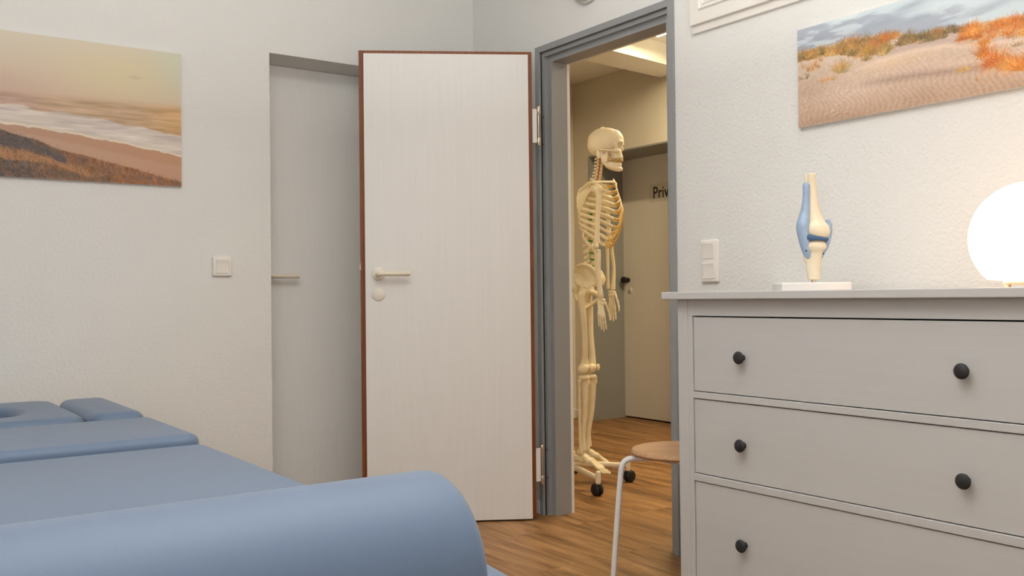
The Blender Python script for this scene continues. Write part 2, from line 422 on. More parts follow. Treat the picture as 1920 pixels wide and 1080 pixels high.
# recessed white door in the niche
d3 = bpy.data.objects.new('door_1', None); COL.objects.link(d3); d3.location = (NX0, ND, 0)
tag(d3, 'closed flat white door set back in a wall recess, partly behind the open door', 'door', kind='structure')
bm = NB(); box(bm, (0.002, 0, 0.006), (NX1 - NX0 - 0.002, 0.04, NZ - 0.0015), 0.0005); obj('door_leaf', bm, M['nichewhite'], d3, False)
def lever(parent, x, y, z, sgn, length=0.135):
    """lever handle: rosette, neck and lever. y points out of the door by sgn"""
    bm = NB(); lathe(bm, [(0.0, 0.0), (0.026, 0.0), (0.027, sgn * 0.003), (0.0255, sgn * 0.0075), (0.022, sgn * 0.009), (0.0, sgn * 0.009)], (x, y, z), 'y', 36)
    obj('rosette', bm, M['creamwhite'], parent)
    bm = NB()
    c = curve_pts([(x, y + sgn * 0.006, z), (x, y + sgn * 0.030, z), (x + 0.006 * math.copysign(1, length), y + sgn * 0.046, z), (x + 0.025 * math.copysign(1, length), y + sgn * 0.052, z), (x + length * 0.6, y + sgn * 0.050, z - 0.001), (x + length * 0.93, y + sgn * 0.050, z)], 6)
    r = np.interp(np.linspace(0, 1, len(c)), [0, 0.3, 0.5, 0.8, 0.92, 1], [0.0105, 0.0115, 0.0110, 0.0100, 0.0105, 0.0115])
    tube(bm, c, list(r), 14)
    obj('lever_handle', bm, M['cream'], parent)
lever(d3, 0.055, 0.0, 1.067, -1)

# open door leaf: rebated, brown edged, white faced
dl = bpy.data.objects.new('door_2', None); COL.objects.link(dl); dl.location = (-0.080, -0.587, 0); dl.rotation_euler = (0, 0, math.atan2(0.511, -0.86))
tag(dl, 'open white door leaf with brown rebated wood edges beside the grey frame', 'door', kind='structure')
LW, LZ0, LZ1 = 0.745, 0.007, 2.026
bm = NB(); box(bm, (0, -0.015, LZ0), (LW, 0, LZ1), 0.0015); obj('rebate_lip', bm, M['brown'], dl, False)
bm = NB(); box(bm, (0.018, 0.0, LZ0), (LW - 0.022, 0.0235, LZ1 - 0.018)); obj('door_core', bm, M['brown'], dl, False)
bm = NB(); box(bm, (0.0185, 0.0235, LZ0 + 0.001), (LW - 0.0225, 0.025, LZ1 - 0.0185), 0.0005, 1); obj('door_face', bm, M['doorwhite'], dl, False)
bm = NB(); box(bm, (0.0005, -0.0165, LZ0 + 0.001), (LW - 0.0005, -0.015, LZ1 - 0.001)); obj('door_back_face', bm, M['doorwhite'], dl, False)
lever(dl, 0.668, 0.025, 1.066, 1, -0.140)
bm = NB(); lathe(bm, [(0.0, 0.0), (0.0262, 0.0), (0.0272, 0.002), (0.0262, 0.006), (0.0235, 0.0075), (0.0, 0.0078)], (0.667, 0.025, 0.980), 'y', 36); obj('lock_cover', bm, M['creamwhite'], dl)
bm = NB(); box(bm, (LW - 0.001, -0.0, 1.085), (LW + 0.0006, -0.012, 1.115)); obj('latch_plate', bm, M['steel'], dl, False)
for zt, zb in ((1.790, 1.618), (0.320, 0.150)):
    hg = NB(); box(hg, (-0.020, -0.004, zb + 0.013), (-0.0008, 0.0012, zt - 0.013))
    hobj = obj('hinge_plate', hg, M['whitesteel'], dl, False)
    for za in (zt - 0.036, zb):
        k = NB(); lathe(k, [(0.0, 0.0), (0.0065, 0.0), (0.0078, 0.002), (0.0078, 0.034), (0.0065, 0.036), (0.0, 0.036)], (-0.0275, -0.004, za), 'z', 18)
        obj('hinge_knuckle', k, M['steel'], hobj)
    k = NB(); tube(k, [(-0.0275, -0.004, zb + 0.034), (-0.0275, -0.004, zt - 0.034)], 0.0034, 10); obj('hinge_pin', k, M['steel'], hobj)

# far door of the hall with its grey lining
bm = NB()
t = 0.012
box(bm, (FX - 0.004, RY1 - t, 0), (RX, RY1, RZ)); box(bm, (FX - 0.004, RY0, 0), (RX, RY0 + t, RZ)); box(bm, (FX - 0.004, RY0 + t, RZ - t), (RX, RY1 - t, RZ))
s = struct('trim_3', bm, M['grey']); tag(s, 'deep grey lining around the white door at the end of the hall', 'door frame', kind='structure')
d4 = bpy.data.objects.new('door_3', None); COL.objects.link(d4); d4.location = (RX, RY1 - t, 0)
tag(d4, 'white door with a paper sign and black knob across the hall', 'door', kind='structure')
bm = NB(); box(bm, (0.0, -(RY1 - RY0 - 2 * t), 0.012), (0.04, 0, RZ - t), 0.001); obj('door_leaf', bm, M['doorwhite'], d4, False)
bm = NB(); lathe(bm, [(0.0, 0.0), (0.019, 0.0), (0.019, -0.008), (0.012, -0.012), (0.012, -0.028), (0.024, -0.034), (0.027, -0.045), (0.025, -0.060), (0.018, -0.066), (0.0, -0.067)], (0, -0.055, 1.086), 'x', 28); obj('door_knob', bm, M['rubber'], d4)
bm = NB(); lathe(bm, [(0.0, 0.0), (0.021, 0.0), (0.021, -0.005), (0.018, -0.007), (0.0, -0.007)], (0, -0.078, 1.004), 'x', 28); es = obj('lock_cover', bm, M['whitesteel'], d4)
bm = NB(); box(bm, (-0.0078, -0.0805, 0.993), (-0.0068, -0.0755, 1.013)); obj('keyhole', bm, M['dark'], es, False)
# paper sign on that door
sg = thing('door_sign', 'white paper sign with black lettering on the far hall door', 'sign', (RX - 0.0008, 1.438, 1.678))
bm = NB(); box(bm, (-0.001, -0.42, 0.0), (0.0, 0.0, 0.135)); obj('sign_sheet', bm, M['paper'], sg, False)
fc = bpy.data.curves.new('txt', 'FONT'); fc.body = 'Privat'; fc.size = 0.135; fc.extrude = 0.0004; fc.offset = 0.0012; fc.space_character = 1.02
fo = bpy.data.objects.new('txt', fc); COL.objects.link(fo)
fo.matrix_world = Matrix(((0, 0, -1, 0), (-1, 0, 0, 0), (0, 1, 0, 0), (0, 0, 0, 1)))
dg = bpy.context.evaluated_depsgraph_get(); dg.update()
tm = bpy.data.meshes.new_from_object(fo.evaluated_get(dg)); tm.transform(fo.matrix_world @ Matrix.Diagonal((0.80, 0.94, 1, 1))); bpy.data.objects.remove(fo)
tm.materials.clear(); tm.materials.append(M['ink'])
to = meshobj('sign_lettering', tm, sg); to.location = (-0.0014, -0.038, 0.026)

# lit tube under the hall ceiling
hl = thing('ceiling_light', 'lit strip light under the hall ceiling seen through the doorway', 'ceiling light', (1.65, 0.0, H))
bm = NB(); box(bm, (-0.03, -0.75, -0.025), (0.03, 0.43, 0), 0.004); obj('lamp_housing', bm, M['whitesteel'], hl, False)
bm = NB(); tube(bm, [(0, -0.73, -0.04), (0, 0.415, -0.04)], 0.0165, 14); obj('fluorescent_tube', bm, M['tube'], hl)
la = area('hall_lamp_light', (1.65, -0.15, H - 0.07), (0, 0, 0), 0.05, 1.1, 40, (1.0, 0.79, 0.46))

# ------------------------------------------------------------------ wall things
def switch(name, label, n, loc, rz, group):
    """surface frame with n rockers, facing local -y"""
    t = thing(name, label, 'light switch', loc, rz, group)
    w, h = 0.081, 0.081 + 0.0715 * (n - 1)
    bm = NB(); pl = rrect(-w / 2, w / 2, -h / 2, h / 2, 0.006, 5)
    L = [[Vector((x, 0, z)) for x, z in pl], [Vector((x, -0.006, z)) for x, z in pl]]
    for k in range(1, 6):
        a = PI / 2 * k / 5; q = inset(pl, 0.005 * (1 - math.cos(a)) + 0.0005); L.append([Vector((p[0], -0.006 - 0.006 * math.sin(a), p[1])) for p in q])
    grid_loft(bm, L); obj('frame_plate', bm, M['whiteplastic'], t)
    for i in range(n):
        zc = (i - (n - 1) / 2) * 0.0715
        bm = NB(); q = rrect(-0.0275, 0.0275, zc - 0.0275, zc + 0.0275, 0.002, 3)
        def yy(z): return -0.0128 - 0.0035 * abs((z - zc) / 0.0275) ** 2 * (1 if z > zc else 0.2)
        gl = [[Vector((p[0], -0.010, p[1])) for p in q]]
        for d in (0.0, 0.0008): gl.append([Vector((p[0], yy(p[1]) - d, p[1])) for p in inset(q, d)])
        vs = grid_loft(bm, gl, cap=(True, False))
        # rocker face in strips so that its curve shows
        zs = np.linspace(zc - 0.0267, zc + 0.0267, 9)
        A = [bm.verts.new((-0.0267, yy(z) - 0.0008, z)) for z in zs]; B = [bm.verts.new((0.0267, yy(z) - 0.0008, z)) for z in zs]
        for k in range(8): bm.faces.new((A[k], B[k], B[k + 1], A[k + 1]))
        obj('rocker', bm, M['whiteplastic'], t)
    return t
switch('light_switch', 'single white square light switch on the wall under the beach picture', 1, (-1.249, -0.0005, 1.1005), 0, None)
switch('light_switch', 'double white rocker switch on the wall between doorway and knee model', 2, (-0.0005, -1.5385, 1.0825), -PI / 2, None)

# white framed panel high on the wall
cb = thing('wall_cabinet', 'white framed panel door high on the wall above the dune picture', 'cabinet', (0, -1.472, 1.905))
bm = NB(); box(bm, (-0.012, -0.62, 0.0), (-0.0005, 0.0, 0.62), 0.002); obj('cabinet_rim', bm, M['whiteplastic'], cb, False)
bm = NB(); box(bm, (-0.026, -0.598, 0.027), (-0.0125, -0.001, 0.60), 0.003)
obj('panel_door', bm, M['whiteplastic'], cb, False)
bm = NB()
for a, w in ((0.045, 0.010), (0.062, 0.006)):
    lo = [(-0.598 + a, 0.027 + a), (-0.001 - a, 0.027 + a), (-0.001 - a, 0.60 - a), (-0.598 + a, 0.60 - a)]
    loops = []
    for (y, z), (sy, sz) in zip(lo, ((1, 1), (-1, 1), (-1, -1), (1, -1))):
        loops.append([Vector((-0.0262, y, z)), Vector((-0.0262 - w * 0.7, y + sy * w / 2, z + sz * w / 2)), Vector((-0.0262, y + sy * w, z + sz * w))])
    grid_loft(bm, loops, wrap=True)
obj('panel_moulding', bm, M['whiteplastic'], cb, False)

# round fixture above the doorway
wf = thing('wall_light', 'round off-white domed wall fixture above the grey door frame', 'wall light', (0, -0.885, 2.275))
bm = NB(); lathe(bm, [(0.0, 0.0), (0.102, 0.0), (0.104, -0.004), (0.104, -0.016), (0.100, -0.020), (0.0, -0.020)], (-0.0005, 0, 0), 'x', 48); obj('mounting_plate', bm, M['fixture'], wf)
bm = NB(); lathe(bm, [(0.097, -0.020)] + [(0.097 * math.cos(a), -0.020 - 0.05 * math.sin(a)) for a in np.linspace(0.05, PI / 2 - 0.02, 12)], (-0.0005, 0, 0), 'x', 48); obj('dome_cover', bm, M['fixture'], wf)

# ------------------------------------------------------------------ pictures
def vnoise(h, w, fy, fx, seed, octv=4, pers=0.5):
    rng = np.random.default_rng(seed); out = np.zeros((h, w)); amp = 1; tot = 0
    for o in range(octv):
        gy, gx = max(2, int(fy * 2 ** o) + 2), max(2, int(fx * 2 ** o) + 2)
        g = rng.random((gy, gx))
        y = np.linspace(0, gy - 1.001, h); x = np.linspace(0, gx - 1.001, w)
        yi = y.astype(int); xi = x.astype(int); fy_ = (y - yi); fx_ = (x - xi)
        fy_ = (fy_ ** 2 * (3 - 2 * fy_))[:, None]; fx_ = (fx_ ** 2 * (3 - 2 * fx_))[None, :]
        a = g[yi][:, xi] * (1 - fx_) + g[yi][:, xi + 1] * fx_; b = g[yi + 1][:, xi] * (1 - fx_) + g[yi + 1][:, xi + 1] * fx_
        out += amp * (a * (1 - fy_) + b * fy_); tot += amp; amp *= pers
    return out / tot
def mixc(img, col, m):
    m = np.clip(m, 0, 1)[..., None]; return img * (1 - m) + np.array(col, float) * m
def sstep(a, b, x):
    t = np.clip((x - a) / (b - a), 0, 1); return t * t * (3 - 2 * t)
def blades(img, rng, n, xs, ys, length, lean, cols, aspect, width=1.0, alpha=0.75):
    """short grass strokes; xs, ys give foot points (0..1), aspect = height / width of the print"""
    h, w, _ = img.shape
    for i in range(n):
        x, y = xs(), ys
        y = y(x) if callable(y) else y
        l = length * rng.uniform(0.5, 1.15); a = lean + rng.normal(0, 0.35); bend = rng.normal(0, 0.5)
        c = np.array(cols[rng.integers(len(cols))], float) + rng.normal(0, 8) + rng.normal(0, 2, 3)
        steps = max(4, int(l * h * 1.4))
        for k in range(steps):
            t = k / steps; ang = a + bend * t
            px = (x + math.sin(ang) * l * t * aspect) * w; py = (y + math.cos(ang) * l * t) * h
            j, q = int(py), int(px)
            al = alpha * (1 - 0.55 * t)
            for dq in ((0,) if width < 1.5 else (0, 1)):
                if 0 <= j < h and 0 <= q + dq < w: img[j, q + dq] = img[j, q + dq] * (1 - al) + c * al
    return img

def paint_beach(w, h):
    """row 0 at the bottom; s rightwards, t upwards"""
    s = np.linspace(0, 1, w)[None, :] * np.ones((h, 1)); t = np.linspace(0, 1, h)[:, None] * np.ones((1, w))
    n1 = vnoise(h, w, 4, 3, 1); n2 = vnoise(h, w, 60, 8, 2, 3); n3 = vnoise(h, w, 26, 10, 3, 4)
    I = lambda xs, ys: np.interp(s, xs, ys)
    img = np.zeros((h, w, 3))
    # hazy sky
    u = np.clip((t - 0.58) / 0.42, 0, 1)[..., None]
    low = np.array((192, 164, 138.)); top = np.array((190, 180, 160.))
    img += low * (1 - u) + top * u
    img = mixc(img, (196, 182, 138), np.exp(-(((s - 0.72) / 0.28) ** 2 + ((t - 0.78) / 0.20) ** 2)) * 0.75)
    img = mixc(img, (178, 184, 158), np.exp(-(((s - 1.0) / 0.14) ** 2 + ((t - 0.92) / 0.25) ** 2)) * 0.7)
    img = mixc(img, (180, 152, 136), sstep(0.6, 0.1, s) * sstep(0.8, 0.6, t) * 0.6)
    img = mixc(img, (168, 156, 122), np.exp(-(((s - 0.78) / 0.03) ** 2 + ((t - 0.78) / 0.012) ** 2)) * 0.5)
    # sea
    hor = I([0, 0.2, 0.5, 0.73, 1], [0.565, 0.575, 0.583, 0.59, 0.594])
    sea = mixc(np.ones((h, w, 3)) * np.array((178, 146, 112.)), (172, 138, 122), sstep(0.55, 0.15, s))
    sea = mixc(sea, (192, 148, 92), sstep(0.75, 1.0, s) * 0.8)
    sea = sea + ((n2 - 0.5) * 46)[..., None]
    img = img * (1 - sstep(0.03, -0.03, t - hor)[..., None]) + sea * sstep(0.03, -0.03, t - hor)[..., None]
    # surf
    fo = I([0, 0.2, 0.49, 0.65, 0.82, 1], [0.51, 0.495, 0.468, 0.44, 0.415, 0.385]) + (n3 - 0.5) * 0.06
    foam = np.ones((h, w, 3)) * np.array((190, 178, 166.)) + ((n2 - 0.5) * 40)[..., None]
    foam = mixc(foam, (166, 150, 150), sstep(0.55, 0.72, vnoise(h, w, 40, 5, 7, 3)) * 0.6)
    img = img * (1 - sstep(0.012, -0.012, t - fo)[..., None]) + foam * sstep(0.012, -0.012, t - fo)[..., None]
    # wet sand and dry sand
    sa = I([0, 0.2, 0.34, 0.5, 0.73, 1], [0.368, 0.362, 0.352, 0.325, 0.285, 0.225]) + (vnoise(h, w, 2, 22, 5, 4) - 0.5) * 0.024
    img = mixc(img, (206, 190, 160), np.exp(-((t - sa - 0.008) / 0.008) ** 2) * 0.8)
    wet = np.ones((h, w, 3)) * np.array((166, 128, 106.)); wet = mixc(wet, (176, 126, 92), s * 0.9)
    img = img * (1 - sstep(0.004, -0.004, t - sa)[..., None]) + wet * sstep(0.004, -0.004, t - sa)[..., None]
    dr = I([0, 0.2, 0.34, 0.57, 0.82, 1], [0.33, 0.318, 0.30, 0.245, 0.185, 0.14])
    img = mixc(img, (172, 138, 118), sstep(0.015, -0.02, t - dr)); img = mixc(img, (178, 130, 98), sstep(0.015, -0.02, t - dr) * s * 0.8)
    # grass covered slope
    gr = I([0, 0.2, 0.27, 0.38, 0.49, 0.65, 0.82, 0.94, 1], [0.33, 0.313, 0.293, 0.246, 0.197, 0.150, 0.091, 0.05, 0.04]) + (n3 - 0.5) * 0.03
    base = np.ones((h, w, 3)) * np.array((128, 86, 58.)); base = mixc(base, (84, 74, 70), sstep(0.5, 0.2, s)); base = mixc(base, (150, 92, 52), sstep(0.45, 0.8, s) * 0.8)
    g2 = I([0, 0.2, 0.3, 0.42, 0.53, 0.62, 1], [0.2, 0.2, 0.19, 0.175, 0.1, 0.03, -0.1])
    base = mixc(base, (140, 96, 58), np.exp(-((t - g2 + 0.03) / 0.035) ** 2) * 0.9)
    base = base + ((vnoise(h, w, 40, 60, 9, 3) - 0.5) * 60)[..., None]
    img = img * (1 - sstep(0.006, -0.006, t - gr)[..., None]) + base * sstep(0.006, -0.006, t - gr)[..., None]
    rng = np.random.default_rng(4); gx = lambda: rng.uniform(0, 1)
    top = lambda x: float(np.interp(x, [0, 0.2, 0.27, 0.38, 0.49, 0.65, 0.82, 0.94, 1], [0.30, 0.29, 0.27, 0.22, 0.17, 0.12, 0.06, 0.02, 0.01])) * rng.uniform(0, 1) ** 0.7
    blades(img, rng, 1700, gx, top, 0.055, -0.6, [(168, 110, 62), (150, 92, 50), (120, 84, 60), (84, 74, 72), (96, 82, 74)], h / w * 0.9)
    mid = lambda x: float(np.interp(x, [0, 0.3, 0.42, 0.53, 0.62, 1], [0.17, 0.16, 0.14, 0.06, 0.0, 0.0])) * rng.uniform(0.7, 1)
    blades(img, rng, 900, lambda: rng.uniform(0, 0.62), mid, 0.06, -0.7, [(176, 124, 78), (162, 108, 66), (146, 100, 68)], h / w * 0.9)
    drk = lambda x: float(np.interp(x, [0, 0.2, 0.3, 0.4, 0.5], [0.26, 0.26, 0.23, 0.18, 0.12])) * rng.uniform(0.8, 1.08)
    blades(img, rng, 1100, lambda: rng.uniform(0, 0.47), drk, 0.05, -0.6, [(80, 74, 74), (92, 80, 74), (72, 66, 68)], h / w * 0.9)
    blades(img, rng, 700, lambda: rng.uniform(0.0, 0.66), lambda x: rng.uniform(0, max(0.01, 0.12 - 0.16 * x)), 0.05, -0.7, [(74, 68, 68), (86, 74, 66), (150, 98, 56)], h / w * 0.9)
    return img

def paint_dunes(w, h):
    s = np.linspace(0, 1, w)[None, :] * np.ones((h, 1)); t = np.linspace(0, 1, h)[:, None] * np.ones((1, w))
    I = lambda xs, ys: np.interp(s, xs, ys)
    img = np.ones((h, w, 3)) * np.array((182, 196, 202.))
    c1 = vnoise(h, w, 7, 5, 11, 5, 0.55); c2 = vnoise(h, w, 14, 9, 12, 5, 0.55)
    dark = sstep(0.45, 0.62, c1 + 0.16 * sstep(0.5, 0.0, s) + 0.10 * sstep(0.95, 0.7, t))
    img = mixc(img, (150, 158, 172), dark * 0.85)
    img = mixc(img, (140, 146, 162), sstep(0.32, 0.02, s) * sstep(1.0, 0.82, t) * 0.75)
    img = mixc(img, (200, 212, 214), sstep(0.5, 0.68, c2) * 0.6)
    for cx, cy, rx, ry in ((0.42, 0.93, 0.06, 0.03), (0.44, 0.80, 0.05, 0.035), (0.33, 0.85, 0.10, 0.04), (0.60, 0.90, 0.035, 0.02), (0.68, 0.74, 0.12, 0.035)):
        img = mixc(img, (146, 158, 170), np.exp(-(((s - cx) / rx) ** 2 + ((t - cy - (s - cx) * 0.3) / ry) ** 2)) * 0.8)
    img = mixc(img, (196, 208, 214), sstep(0.5, 0.62, s) * sstep(0.60, 0.9, t) * 0.45)
    # sand
    hor = I([0, 0.08, 0.162, 0.209, 0.263, 0.325, 0.372, 0.397, 0.457, 0.489, 0.536, 0.592, 0.647, 0.697, 0.751, 1], [0.775, 0.76, 0.765, 0.775, 0.76, 0.735, 0.72, 0.69, 0.65, 0.66, 0.65, 0.62, 0.615, 0.61, 0.60, 0.56])
    sand = np.ones((h, w, 3)) * np.array((194, 168, 147.))
    sand = mixc(sand, (200, 178, 158), sstep(0.35, 0.62, t)); sand = mixc(sand, (176, 144, 120), sstep(0.32, 0.0, t)); 
    sand = mixc(sand, (172, 142, 118), sstep(0.22, 0.0, s) * sstep(0.62, 0.3, t) * 0.6)
    sand = mixc(sand, (208, 176, 142), np.exp(-(((s - 0.36) / 0.14) ** 2 + ((t - 0.46) / 0.07) ** 2)) * 0.8)
    bandc = I([0.0, 0.2, 0.33, 0.455, 0.564, 0.645, 1], [0.33, 0.31, 0.295, 0.275, 0.245, 0.23, 0.2])
    sand = mixc(sand, (158, 130, 112), np.exp(-((t - bandc) / 0.035) ** 2) * sstep(0.12, 0.42, s) * 0.75)
    sand = mixc(sand, (186, 160, 148), np.exp(-((t - 0.56) / 0.05) ** 2) * sstep(0.3, 0.42, s) * 0.6)
    ph = s * 330 + np.sin(t * 24 + s * 7) * 3.4 + t * 34 + (vnoise(h, w, 9, 12, 21, 3) - 0.5) * 9
    rip = np.sin(ph) * sstep(0.50, 0.36, t + (s - 0.4) * 0.12) * (0.35 + 0.65 * sstep(0.3, 0.6, vnoise(h, w, 4, 5, 31, 2)))
    sand = sand + (rip * 5)[..., None] + ((vnoise(h, w, 60, 120, 22, 2) - 0.5) * 16)[..., None] + ((vnoise(h, w, 5, 4, 25, 3) - 0.5) * 22)[..., None]
    cre = I([0.16, 0.226, 0.297, 0.375, 0.457, 0.535, 0.573, 0.75], [0.40, 0.471, 0.498, 0.518, 0.52, 0.50, 0.466, 0.40])
    sand = mixc(sand, (214, 190, 168), np.exp(-((t - cre + 0.015) / 0.022) ** 2) * sstep(0.16, 0.28, s) * 0.55)
    sand = mixc(sand, (176, 152, 142), np.exp(-((t - cre - 0.035) / 0.025) ** 2) * sstep(0.26, 0.36, s) * 0.5)
    img = img * (1 - sstep(0.006, -0.006, t - hor)[..., None]) + sand * sstep(0.006, -0.006, t - hor)[..., None]
    rng = np.random.default_rng(8); asp = h / w
    U = rng.uniform
    OR = [(206, 132, 58), (196, 120, 56), (178, 112, 58), (158, 110, 62), (214, 148, 72)]; OL = [(128, 108, 66), (144, 116, 68), (112, 94, 62), (160, 122, 70), (104, 88, 64)]; BR = [(214, 124, 44), (224, 142, 54), (204, 108, 38), (186, 102, 44), (228, 156, 74)]; GO = [(190, 142, 68), (170, 132, 70), (200, 154, 86), (150, 118, 66)]
    hx = [0, 0.08, 0.162, 0.209, 0.263, 0.325, 0.372, 0.397, 0.457, 0.489, 0.536, 0.592, 0.647, 0.697, 0.751, 1]; hyv = [0.775, 0.76, 0.765, 0.785, 0.77, 0.75, 0.735, 0.70, 0.655, 0.665, 0.655, 0.625, 0.62, 0.615, 0.605, 0.56]
    hz = lambda x: float(np.interp(x, hx, hyv))
    bot = lambda x: float(np.interp(x, [0, 0.055, 0.152, 0.208, 0.29, 0.33, 0.37], [0.675, 0.665, 0.65, 0.585, 0.545, 0.535, 0.60]))
    def tufts(n, xs, ys, wd, ht, cols, lean=0.05, dens=34, dark=0.35, alpha=0.6):
        L = sorted([(xs(),) for _ in range(n)], key=lambda q: 0)
        P_ = []
        for (x,) in L: P_.append((x, ys(x)))
        for x, y in sorted(P_, key=lambda q: -q[1]):
            k = U(0.6, 1.25); base = np.array(cols[rng.integers(len(cols))], float) + rng.normal(0, 7) + rng.normal(0, 2.5, 3)
            c2 = [tuple(np.clip(base + rng.normal(0, 10), 20, 240)) for _ in range(4)]
            # darker foot of the tuft
            blades(img, rng, int(dens * 0.5), lambda: x + rng.normal(0, wd * 0.8), lambda q: y + U(-0.01, 0.012), ht * k * 0.45, lean, [tuple(np.array(c) * (1 - dark)) for c in c2], asp, 1.0, alpha)
            for j in range(dens):
                dx = rng.normal(0, wd)
                blades(img, rng, 1, lambda: x + dx * 0.6, lambda q: y + U(-0.008, 0.012), ht * k, lean + dx / wd * 0.45, c2, asp, 1.0, alpha)
    tufts(70, lambda: U(-0.02, 0.22), lambda x: U(bot(x), hz(x) - 0.06), 0.010, 0.085, OR + GO)
    tufts(20, lambda: U(-0.02, 0.10), lambda x: U(0.69, 0.73), 0.010, 0.055, OL + GO)
    tufts(58, lambda: U(0.16, 0.335), lambda x: U(bot(x) + 0.01, hz(x) - 0.06), 0.010, 0.095, OR + OL + [(196, 108, 56)])
    tufts(20, lambda: U(0.21, 0.345), lambda x: bot(x) + U(-0.005, 0.05), 0.010, 0.10, OL + GO)
    tufts(7, lambda: rng.normal(0.172, 0.010), lambda x: U(0.455, 0.50), 0.010, 0.12, GO + [(196, 136, 64)])
    tufts(3, lambda: U(0.255, 0.275), lambda x: U(0.50, 0.53), 0.009, 0.07, GO)
    tufts(9, lambda: U(0.01, 0.10), lambda x: U(0.54, 0.63), 0.006, 0.08, GO + OR, dens=14)
    tufts(6, lambda: U(0.09, 0.17), lambda x: U(0.40, 0.45), 0.006, 0.05, OR, 0.3, dens=10)
    tufts(5, lambda: U(0.0, 0.05), lambda x: U(0.46, 0.52), 0.005, 0.05, OL, 0.1, dens=9)
    tufts(12, lambda: U(0.315, 0.378), lambda x: hz(x) - U(0.05, 0.09), 0.008, 0.075, OR + [(206, 112, 48)])
    tufts(22, lambda: U(0.385, 0.45), lambda x: U(0.575, hz(x) - 0.05), 0.009, 0.075, OL)
    tufts(22, lambda: U(0.45, 0.525), lambda x: U(0.555, hz(x) - 0.045), 0.009, 0.07, OL + [(150, 112, 70)])
    tufts(22, lambda: U(0.51, 0.62), lambda x: hz(x) - U(0.035, 0.06), 0.010, 0.05, OL + OL + OR)
    img = mixc(img, (196, 120, 56), sstep(0.61, 0.67, s) * sstep(0.46, 0.52, t + (s - 0.62) * 0.1) * sstep(0.0, -0.03, t - hor) * 0.7)
    tufts(60, lambda: U(0.60, 1.0), lambda x: U(0.50, hz(x) - 0.05), 0.012, 0.085, BR + [(176, 104, 52)])
    tufts(36, lambda: U(0.62, 1.0), lambda x: U(0.42, 0.52), 0.012, 0.095, BR)
    tufts(12, lambda: U(0.585, 0.64), lambda x: U(0.47, 0.55), 0.012, 0.10, BR + [(226, 158, 76)], -1.15)
    tufts(6, lambda: U(0.628, 0.648), lambda x: U(0.30, 0.40), 0.008, 0.11, BR)
    tufts(14, lambda: U(0.65, 1.0), lambda x: U(0.33, 0.42), 0.010, 0.07, GO + [(206, 172, 136)], -0.2, dens=16)
    tufts(24, lambda: U(0.67, 0.76), lambda x: 0.25 - (x - 0.66) * 1.3 + U(-0.03, 0.06), 0.012, 0.13, BR + [(210, 160, 92), (190, 92, 40)], -0.7)
    tufts(20, lambda: U(0.76, 1.0), lambda x: U(0.10, 0.2), 0.012, 0.11, BR, -0.5)
    tufts(5, lambda: rng.normal(0.583, 0.012), lambda x: U(0.225, 0.24), 0.009, 0.05, [(214, 164, 84), (196, 146, 74)], -0.4, dens=18, dark=0.15)
    tufts(1, lambda: 0.626, lambda x: 0.12, 0.004, 0.04, [(196, 136, 66)], dens=14)
    for k in range(14):
        x, y = U(0.02, 0.20), U(0.06, 0.30)
        img = mixc(img, (222, 198, 172), np.exp(-(((s - x) / 0.006) ** 2 + ((t - y - (s - x) * 0.6) / 0.007) ** 2)) * 0.5)
        img = mixc(img, (150, 112, 84), np.exp(-(((s - x - 0.004) / 0.005) ** 2 + ((t - y + 0.012) / 0.007) ** 2)) * 0.5)
    return img

def picture(name, label, loc, rz, w, h, painter, res, gain, sat):
    """flat print on a slim board, facing local -y; print colours live in a colour attribute on a dense grid"""
    t = thing(name, label, 'picture', loc, rz)
    bm = NB(); box(bm, (0, -0.014, 0), (w, -0.0005, h)); obj('picture_board', bm, M['whiteplastic'], t, False)
    nx, ny = res
    img = painter(nx, ny); g = img.mean(-1, keepdims=True); img = g + (img - g) * sat
    col = np.clip(lin(np.clip(img, 0, 255) / 255.0) * gain, 0, 0.95)
    xs = np.linspace(0, w, nx); zs = np.linspace(0, h, ny)
    co = np.zeros((ny, nx, 3)); co[..., 0] = xs[None, :]; co[..., 1] = -0.0146; co[..., 2] = zs[:, None]
    idx = np.arange(nx * ny).reshape(ny, nx)
    f = np.stack([idx[:-1, :-1], idx[:-1, 1:], idx[1:, 1:], idx[1:, :-1]], -1).reshape(-1, 4)
    me = bpy.data.meshes.new('picture_print')
    me.from_pydata(co.reshape(-1, 3).tolist(), [], f.tolist())
    at = me.color_attributes.new('print', 'FLOAT_COLOR', 'POINT')
    at.data.foreach_set('color', np.concatenate([col.reshape(-1, 3), np.ones((nx * ny, 1))], 1).astype(np.float32).ravel())
    m, N, L, b = new_mat(name + '_print')
    a = N.new('ShaderNodeVertexColor'); a.layer_name = 'print'; L.new(a.outputs['Color'], b.inputs['Base Color'])
    b.inputs['Roughness'].default_value = 0.45; b.inputs['Specular IOR Level'].default_value = 0.3
    me.materials.append(m)
    meshobj('picture_print', me, t)
    return t
picture('wall_picture', 'unframed beach picture with hazy sunset sea and grassy dunes, above the massage couch', (-2.213, 0, 1.4206), 0, 0.8, 0.5337, paint_beach, (560, 374), 1.45, 0.82)
picture('wall_picture', 'unframed panorama picture of rippled sand dunes and orange grass, above the dresser', (0, -1.935, 1.4958), -PI / 2, 0.94, 0.3136, paint_dunes, (960, 320), 1.36, 0.85)

